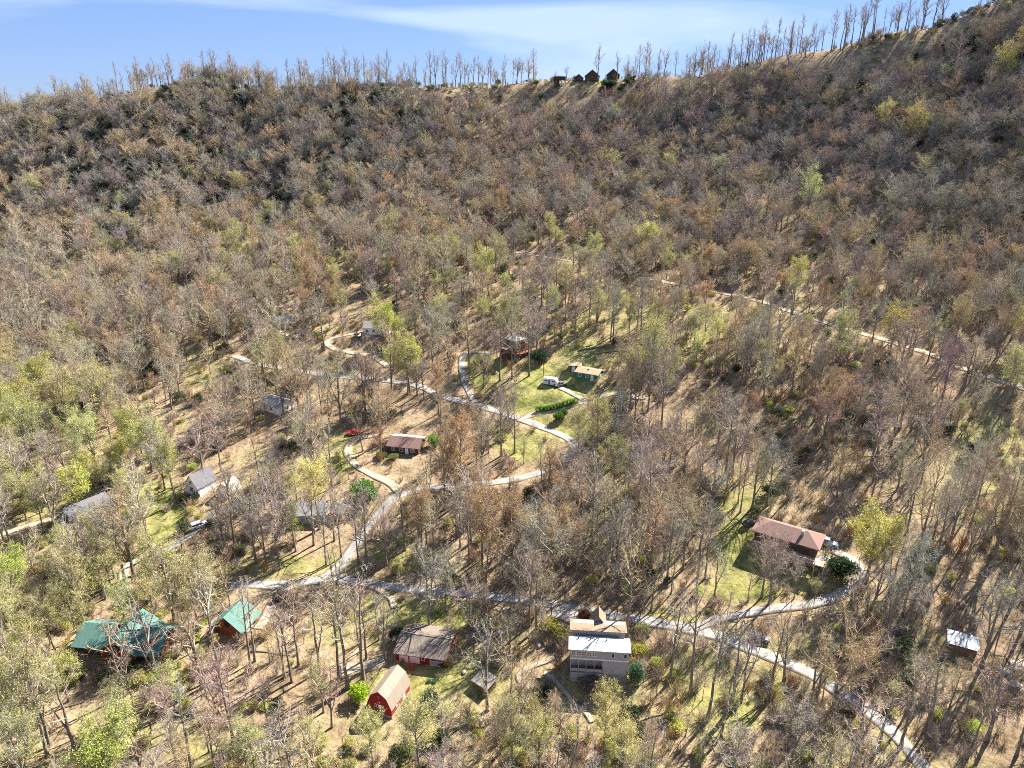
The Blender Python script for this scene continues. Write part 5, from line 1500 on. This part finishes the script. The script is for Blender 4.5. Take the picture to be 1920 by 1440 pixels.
def blob(u, v, r3, m, name, label, cat, seed, group=None, dz=0.0, n=9, squash=1.0):
    """one irregular rounded boulder-like body"""
    g = np.random.default_rng(seed)
    me_ = bpy.data.meshes.new(name); bm = bmesh.new()
    bmesh.ops.create_icosphere(bm, subdivisions=2, radius=1)
    ph = g.uniform(0, 6.28, 9)
    for vv_ in bm.verts:
        c = vv_.co
        k = 1 + .18 * math.sin(2.1 * c.x + ph[0]) + .14 * math.sin(3.3 * c.y + ph[1]) + .14 * math.sin(2.7 * c.z + ph[2]) + g.normal(0, .035)
        vv_.co = Vector((c.x * r3[0], c.y * r3[1], c.z * r3[2])) * k
    bm.to_mesh(me_); bm.free(); me_.materials.append(m)
    p = spot(u, v)
    o = link(name, me_, None, (p.x, p.y, p.z + r3[2] * .35 + dz)); o.rotation_euler = (0, 0, g.uniform(0, 6.28))
    return tag(o, label, cat, group)
tank = thing('propane_tank', 'small white propane tank by the drive corner', 'tank', spot(238, 1049), R(20))
loft('tank_body', [(-.95, .18, .5, .8), (-.8, .36, .32, 1.0), (.8, .36, .32, 1.0), (.95, .18, .5, .8)], M_WHITE, tank)
for x in (-.55, .55):
    box('foot', x - .06, x + .06, -.25, .25, -.2, .33, M_CONC, tank)
ROCKS = [(1869, 1247, 'left end boulder of the wall beside the gravel lot'), (1878, 1255, 'second boulder of the wall beside the gravel lot'), (1886, 1264, 'third boulder of the wall beside the gravel lot'), (1894, 1273, 'fourth boulder of the wall beside the gravel lot'), (1901, 1281, 'fifth boulder of the wall beside the gravel lot'), (1909, 1289, 'sixth boulder of the wall beside the gravel lot'), (1916, 1297, 'lowest boulder of the wall beside the gravel lot'),
         (1100, 667, 'grey boulder on the grass above the tool shed'), (1119, 670, 'pale boulder below the fallen trunk above the cottage'), (1210, 1184, 'dark boulder beside the greige house by the road tree'), (1215, 1192, 'smaller boulder beside the greige house by the road tree'), (1530, 1068, 'pale boulder below the deck of the brown house'), (1520, 1062, 'flat boulder under the deck post of the brown house'),
         (870, 1262, 'grey boulder on the lawn past the red outbuilding'), (1010, 1212, 'pale boulder on the slope beside the greige house'), (930, 700, 'dark boulder in the lawn below the tower cabin'), (620, 865, 'grey boulder on the bank left of the gravel loop')]
for k, (u, v, lab) in enumerate(ROCKS):
    s = .55 + .35 * ((k * 37) % 10) / 10
    blob(u, v, (s, s * .8, s * .65), M_STONE, 'boulder', lab, 'boulder', 900 + k, 'grey boulders lying on the ground')

M_LOGB = mat('dead grey log', (.16, .13, .105), .95, .1, (2.0, (.24, .2, .165), 5), .3)
for u0_, v0_, u1_, v1_, rd, lab in [(1085, 658, 1132, 650, .42, 'thick dark fallen trunk at the top of the lawn'), (1122, 664, 1175, 658, .30, 'long fallen trunk pointing to the wood above the cottage'), (1092, 653, 1110, 647, .25, 'short fallen limb lying over the thick trunk'), (1690, 745, 1740, 768, .28, 'dark log lying in the wood under the upper road'), (1190, 1360, 1255, 1335, .22, 'fallen pole lying in the lower wood'), (95, 1340, 160, 1315, .22, 'pale fallen trunk in the lime green wood'), (1620, 1325, 1680, 1350, .22, 'broken fallen limb beside the lower road'), (470, 1222, 545, 1228, .2, 'grey fallen trunk below the green roofed garage')]:
    a_ = ground(u0_, v0_); b_ = ground(u1_, v1_)
    mid = (a_ + b_) / 2
    pts = []
    for q in np.linspace(0, 1, 6):
        p = a_.lerp(b_, q); pts.append((p.x - mid.x, p.y - mid.y + .25 * math.sin(q * 5), float(gz(p.x, p.y)) + rd * .6 - mid.z))
    g_ = Grow(); g_.tube(pts, np.linspace(rd, rd * .45, 6), 8)
    for q in (2, 3, 4):
        p = np.array(pts[q]); d = np.array([rnd.uniform(-1, 1), rnd.uniform(-1, 1), 1.2])
        g_.tube([p, p + d * .7, p + d * 1.4], [rd * .3, rd * .2, .03], 5)
    nv = g_.verts()
    o = link('fallen_log', new_mesh('fallen_log', nv, g_.f, [M_LOGB], smooth=True), None, mid)
    tag(o, lab, 'log', 'fallen trunks lying on the ground')

M_BLUE = mat('blue plastic', (.04, .16, .45), .4, .4)
bb = thing('rain_barrel', 'blue plastic barrel in the brush right of the red outbuilding', 'barrel', spot(935, 1193))
g_ = Grow(); g_.tube([(0, 0, -.1), (0, 0, .25), (0, 0, .55), (0, 0, .9), (0, 0, 1.0)], [.32, .36, .38, .35, .30], 12)
link('barrel_body', new_mesh('barrel_body', g_.verts(), g_.f, [M_BLUE], smooth=True), bb)
disc_v = [(.29 * math.cos(a), .29 * math.sin(a), .97) for a in np.linspace(0, 2 * math.pi, 12, endpoint=False)]
link('lid', new_mesh('lid', disc_v, [tuple(range(12))], [M_BLUE]), bb)

# ------------------------------------------------------------------ garden shrubs, hedge, small conifers
def shrub(name, label, cat, u, v, sx, sz, col, k=0, group=None, kindn='bush', leafm=None):
    si = KIND[kindn][k % len(KIND[kindn])]
    kd, tm, cm, jm, H, c_ = STOCK[si]
    p = spot(u, v)
    root = thing(name, label, cat, p, rnd.uniform(0, 6.28), group)
    root.scale = (sx / c_, sx / c_, sz / H)
    if tm: link('trunk' if kindn == 'ever' else 'stem', tm, root)
    for rep in range(2 if kindn == 'bush' else 1):
        c = link('foliage', cm, root)
        c.rotation_euler = (0, 0, rep * 2.1)
        c['tint'] = (.2, .16, .12); c['leaf'] = col
    return root
shrub('round_shrub', 'bright lime green round shrub beside the red gambrel barn', 'shrub', 674, 1316, 2.2, 4.2, (.38, .50, .04), 0)
shrub('rhododendron', 'dark evergreen rhododendron at the corner of the red outbuilding', 'shrub', 745, 1203, 1.9, 3.2, (.03, .055, .022), 1)
shrub('rhododendron', 'large dark rhododendron right of the tower cabin', 'shrub', 1009, 677, 3.4, 4.6, (.03, .06, .028), 2)
shrub('rhododendron', 'dark green rhododendron by the drive bend below the brown house', 'shrub', 1578, 1085, 3.4, 5.5, (.035, .065, .026), 0)
shrub('rhododendron', 'lighter green rhododendron next to the white car', 'shrub', 1560, 1066, 1.7, 2.8, (.07, .13, .03), 1)
shrub('garden_bush', 'bright green bush right of the brown ranch house', 'shrub', 815, 837, 2.2, 4.4, (.16, .33, .05), 2)
shrub('garden_bush', 'tall fresh green bush left of the road junction', 'shrub', 686, 940, 4.2, 6.5, (.13, .25, .06), 0)
shrub('garden_bush', 'grey green holly at the right corner of the greige house', 'shrub', 1190, 1280, 1.7, 5.0, (.13, .23, .13), 1)
shrub('garden_bush', 'russet bush by the entry of the greige house', 'shrub', 1096, 1158, 1.5, 2.0, (.20, .08, .045), 2)
shrub('garden_bush', 'yellow forsythia bush left of the greige house by the road', 'shrub', 1030, 1180, 2.4, 2.6, (.46, .42, .11), 0)
shrub('garden_bush', 'second yellow bush below the forsythia beside the greige house', 'shrub', 1052, 1196, 1.9, 2.2, (.40, .38, .13), 1)
shrub('garden_bush', 'olive yellow bush on the slope right of the greige house', 'shrub', 1200, 1225, 2.2, 2.6, (.40, .36, .09), 2)
shrub('garden_bush', 'tall green bush in the grass below the hedge', 'shrub', 1047, 790, 1.8, 3.2, (.10, .19, .035), 0)
shrub('garden_bush', 'smaller green bush beside the tall one below the hedge', 'shrub', 1057, 780, 1.3, 2.3, (.11, .21, .04), 1)
shrub('garden_bush', 'green mounded bush in front of the brown ranch house', 'shrub', 716, 857, 1.8, 1.8, (.13, .18, .06), 2)
shrub('garden_bush', 'olive mounded bush at the ranch house corner', 'shrub', 738, 862, 1.8, 1.8, (.20, .22, .07), 0)
shrub('garden_bush', 'grey shrub thicket before the porch posts of the greige house', 'shrub', 1105, 1292, 2.6, 2.8, (.30, .22, .19), 1)
shrub('garden_bush', 'dark shrub at the foot of the lodge deck', 'shrub', 245, 1262, 2.2, 2.4, (.07, .10, .035), 2)
shrub('garden_bush', 'light green shrub below the left end of the lodge', 'shrub', 140, 1272, 2.6, 2.4, (.19, .25, .07), 0)
shrub('garden_bush', 'small green shrub on the barn lawn, nearer the barn', 'shrub', 805, 1280, .55, .6, (.10, .28, .12), 1)
shrub('garden_bush', 'small green shrub on the barn lawn, farther from the barn', 'shrub', 815, 1280, .55, .6, (.10, .28, .12), 2)
shrub('garden_bush', 'dark evergreen mass beside the asphalt drive fork', 'shrub', 292, 1110, 3.6, 5.2, (.05, .085, .03), 0)
shrub('garden_bush', 'dark brush heap uphill of the grey roofed house', 'shrub', 545, 735, 3.0, 3.6, (.055, .05, .04), 1)
shrub('garden_bush', 'yellow green shrub beside the grey roofed cottage', 'shrub', 545, 985, 2.6, 3.6, (.36, .40, .10), 2)
shrub('garden_bush', 'dark ridge evergreen below the ridge cabins', 'shrub', 1143, 168, 5.0, 6.5, (.03, .06, .03), 0)
shrub('garden_bush', 'dark ridge evergreen nearer the lookout deck', 'shrub', 1131, 176, 4.0, 5.5, (.03, .055, .03), 1)
for k, (u, v, lab) in enumerate([(603, 1450, 'small yellow green conifer, left of the pair at the wood edge'), (629, 1455, 'small yellow green conifer, right of the pair at the wood edge')]):
    shrub('small_conifer', lab, 'tree', u, v, 1.1, 4.0, (.30, .34, .05), k, 'young conifers at the lower edge', 'bush')
hg = thing('hedge', 'long clipped green hedge along the pale drive', 'hedge', (0, 0, 0))
a_ = ground(1006, 773); b_ = ground(1082, 757)
hg.location = (a_ + b_) / 2
NSEG = 12
hv, hst = [], Grow()
g = np.random.default_rng(77)
P_, A2, N_ = [], [], []
for k in range(NSEG):
    q = (k + .5) / NSEG
    p = a_.lerp(b_, q)
    zc = float(gz(p.x, p.y))
    hst.tube([(p.x - hg.location.x, p.y - hg.location.y, zc - hg.location.z - .2), (p.x - hg.location.x, p.y - hg.location.y, zc - hg.location.z + 1.3)], [.06, .03], 4)
    n = 420
    d = unit(g.normal(0, 1, (n, 3)))
    c = np.array([p.x - hg.location.x, p.y - hg.location.y, zc - hg.location.z + 1.0 + .12 * math.sin(k * 2.3)])
    P_.append(c + d * np.array([1.0, .95, 1.0]) * g.uniform(.6, 1.1, (n, 1))); N_.append(d)
P_ = np.concatenate(P_); N_ = np.concatenate(N_)
lf = Grow()
aa = unit(N_ + g.normal(0, .6, P_.shape) + np.array([0, 0, .4])); bb_ = unit(np.cross(aa, g.normal(0, 1, P_.shape)))
s_ = g.uniform(.18, .34, (len(P_), 1))
lf.tris(P_ - bb_ * s_ * .55, P_ + bb_ * s_ * .55, P_ + aa * s_)
c = link('foliage', new_mesh('foliage', lf.verts(), lf.f, [M_LEAF]), hg); c['leaf'] = (.16, .29, .045); c['tint'] = (.2, .2, .1)
link('stem', new_mesh('stem', hst.verts(), hst.f, [M_BARK]), hg)

# ------------------------------------------------------------------ spring haze over the valley
HAZE = 0
if HAZE:
    v, f = box_vf(-625, 625, -60, 935, float(ZG.min()) - 1.5, float(max(ZG.max(), CAMZ)) + 32)
    hm = bpy.data.materials.new('valley haze')
    hm.use_nodes = True
    ht = hm.node_tree
    ht.nodes.clear()
    ho = ht.nodes.new('ShaderNodeOutputMaterial')
    hp = ht.nodes.new('ShaderNodeVolumePrincipled')
    hp.inputs['Color'].default_value = (.80, .88, 1.0, 1)
    hp.inputs['Density'].default_value = HAZE
    ht.links.new(hp.outputs['Volume'], ho.inputs['Volume'])
    hz = link('haze', new_mesh('haze', v, f, [hm]))
    hz['kind'] = 'stuff'
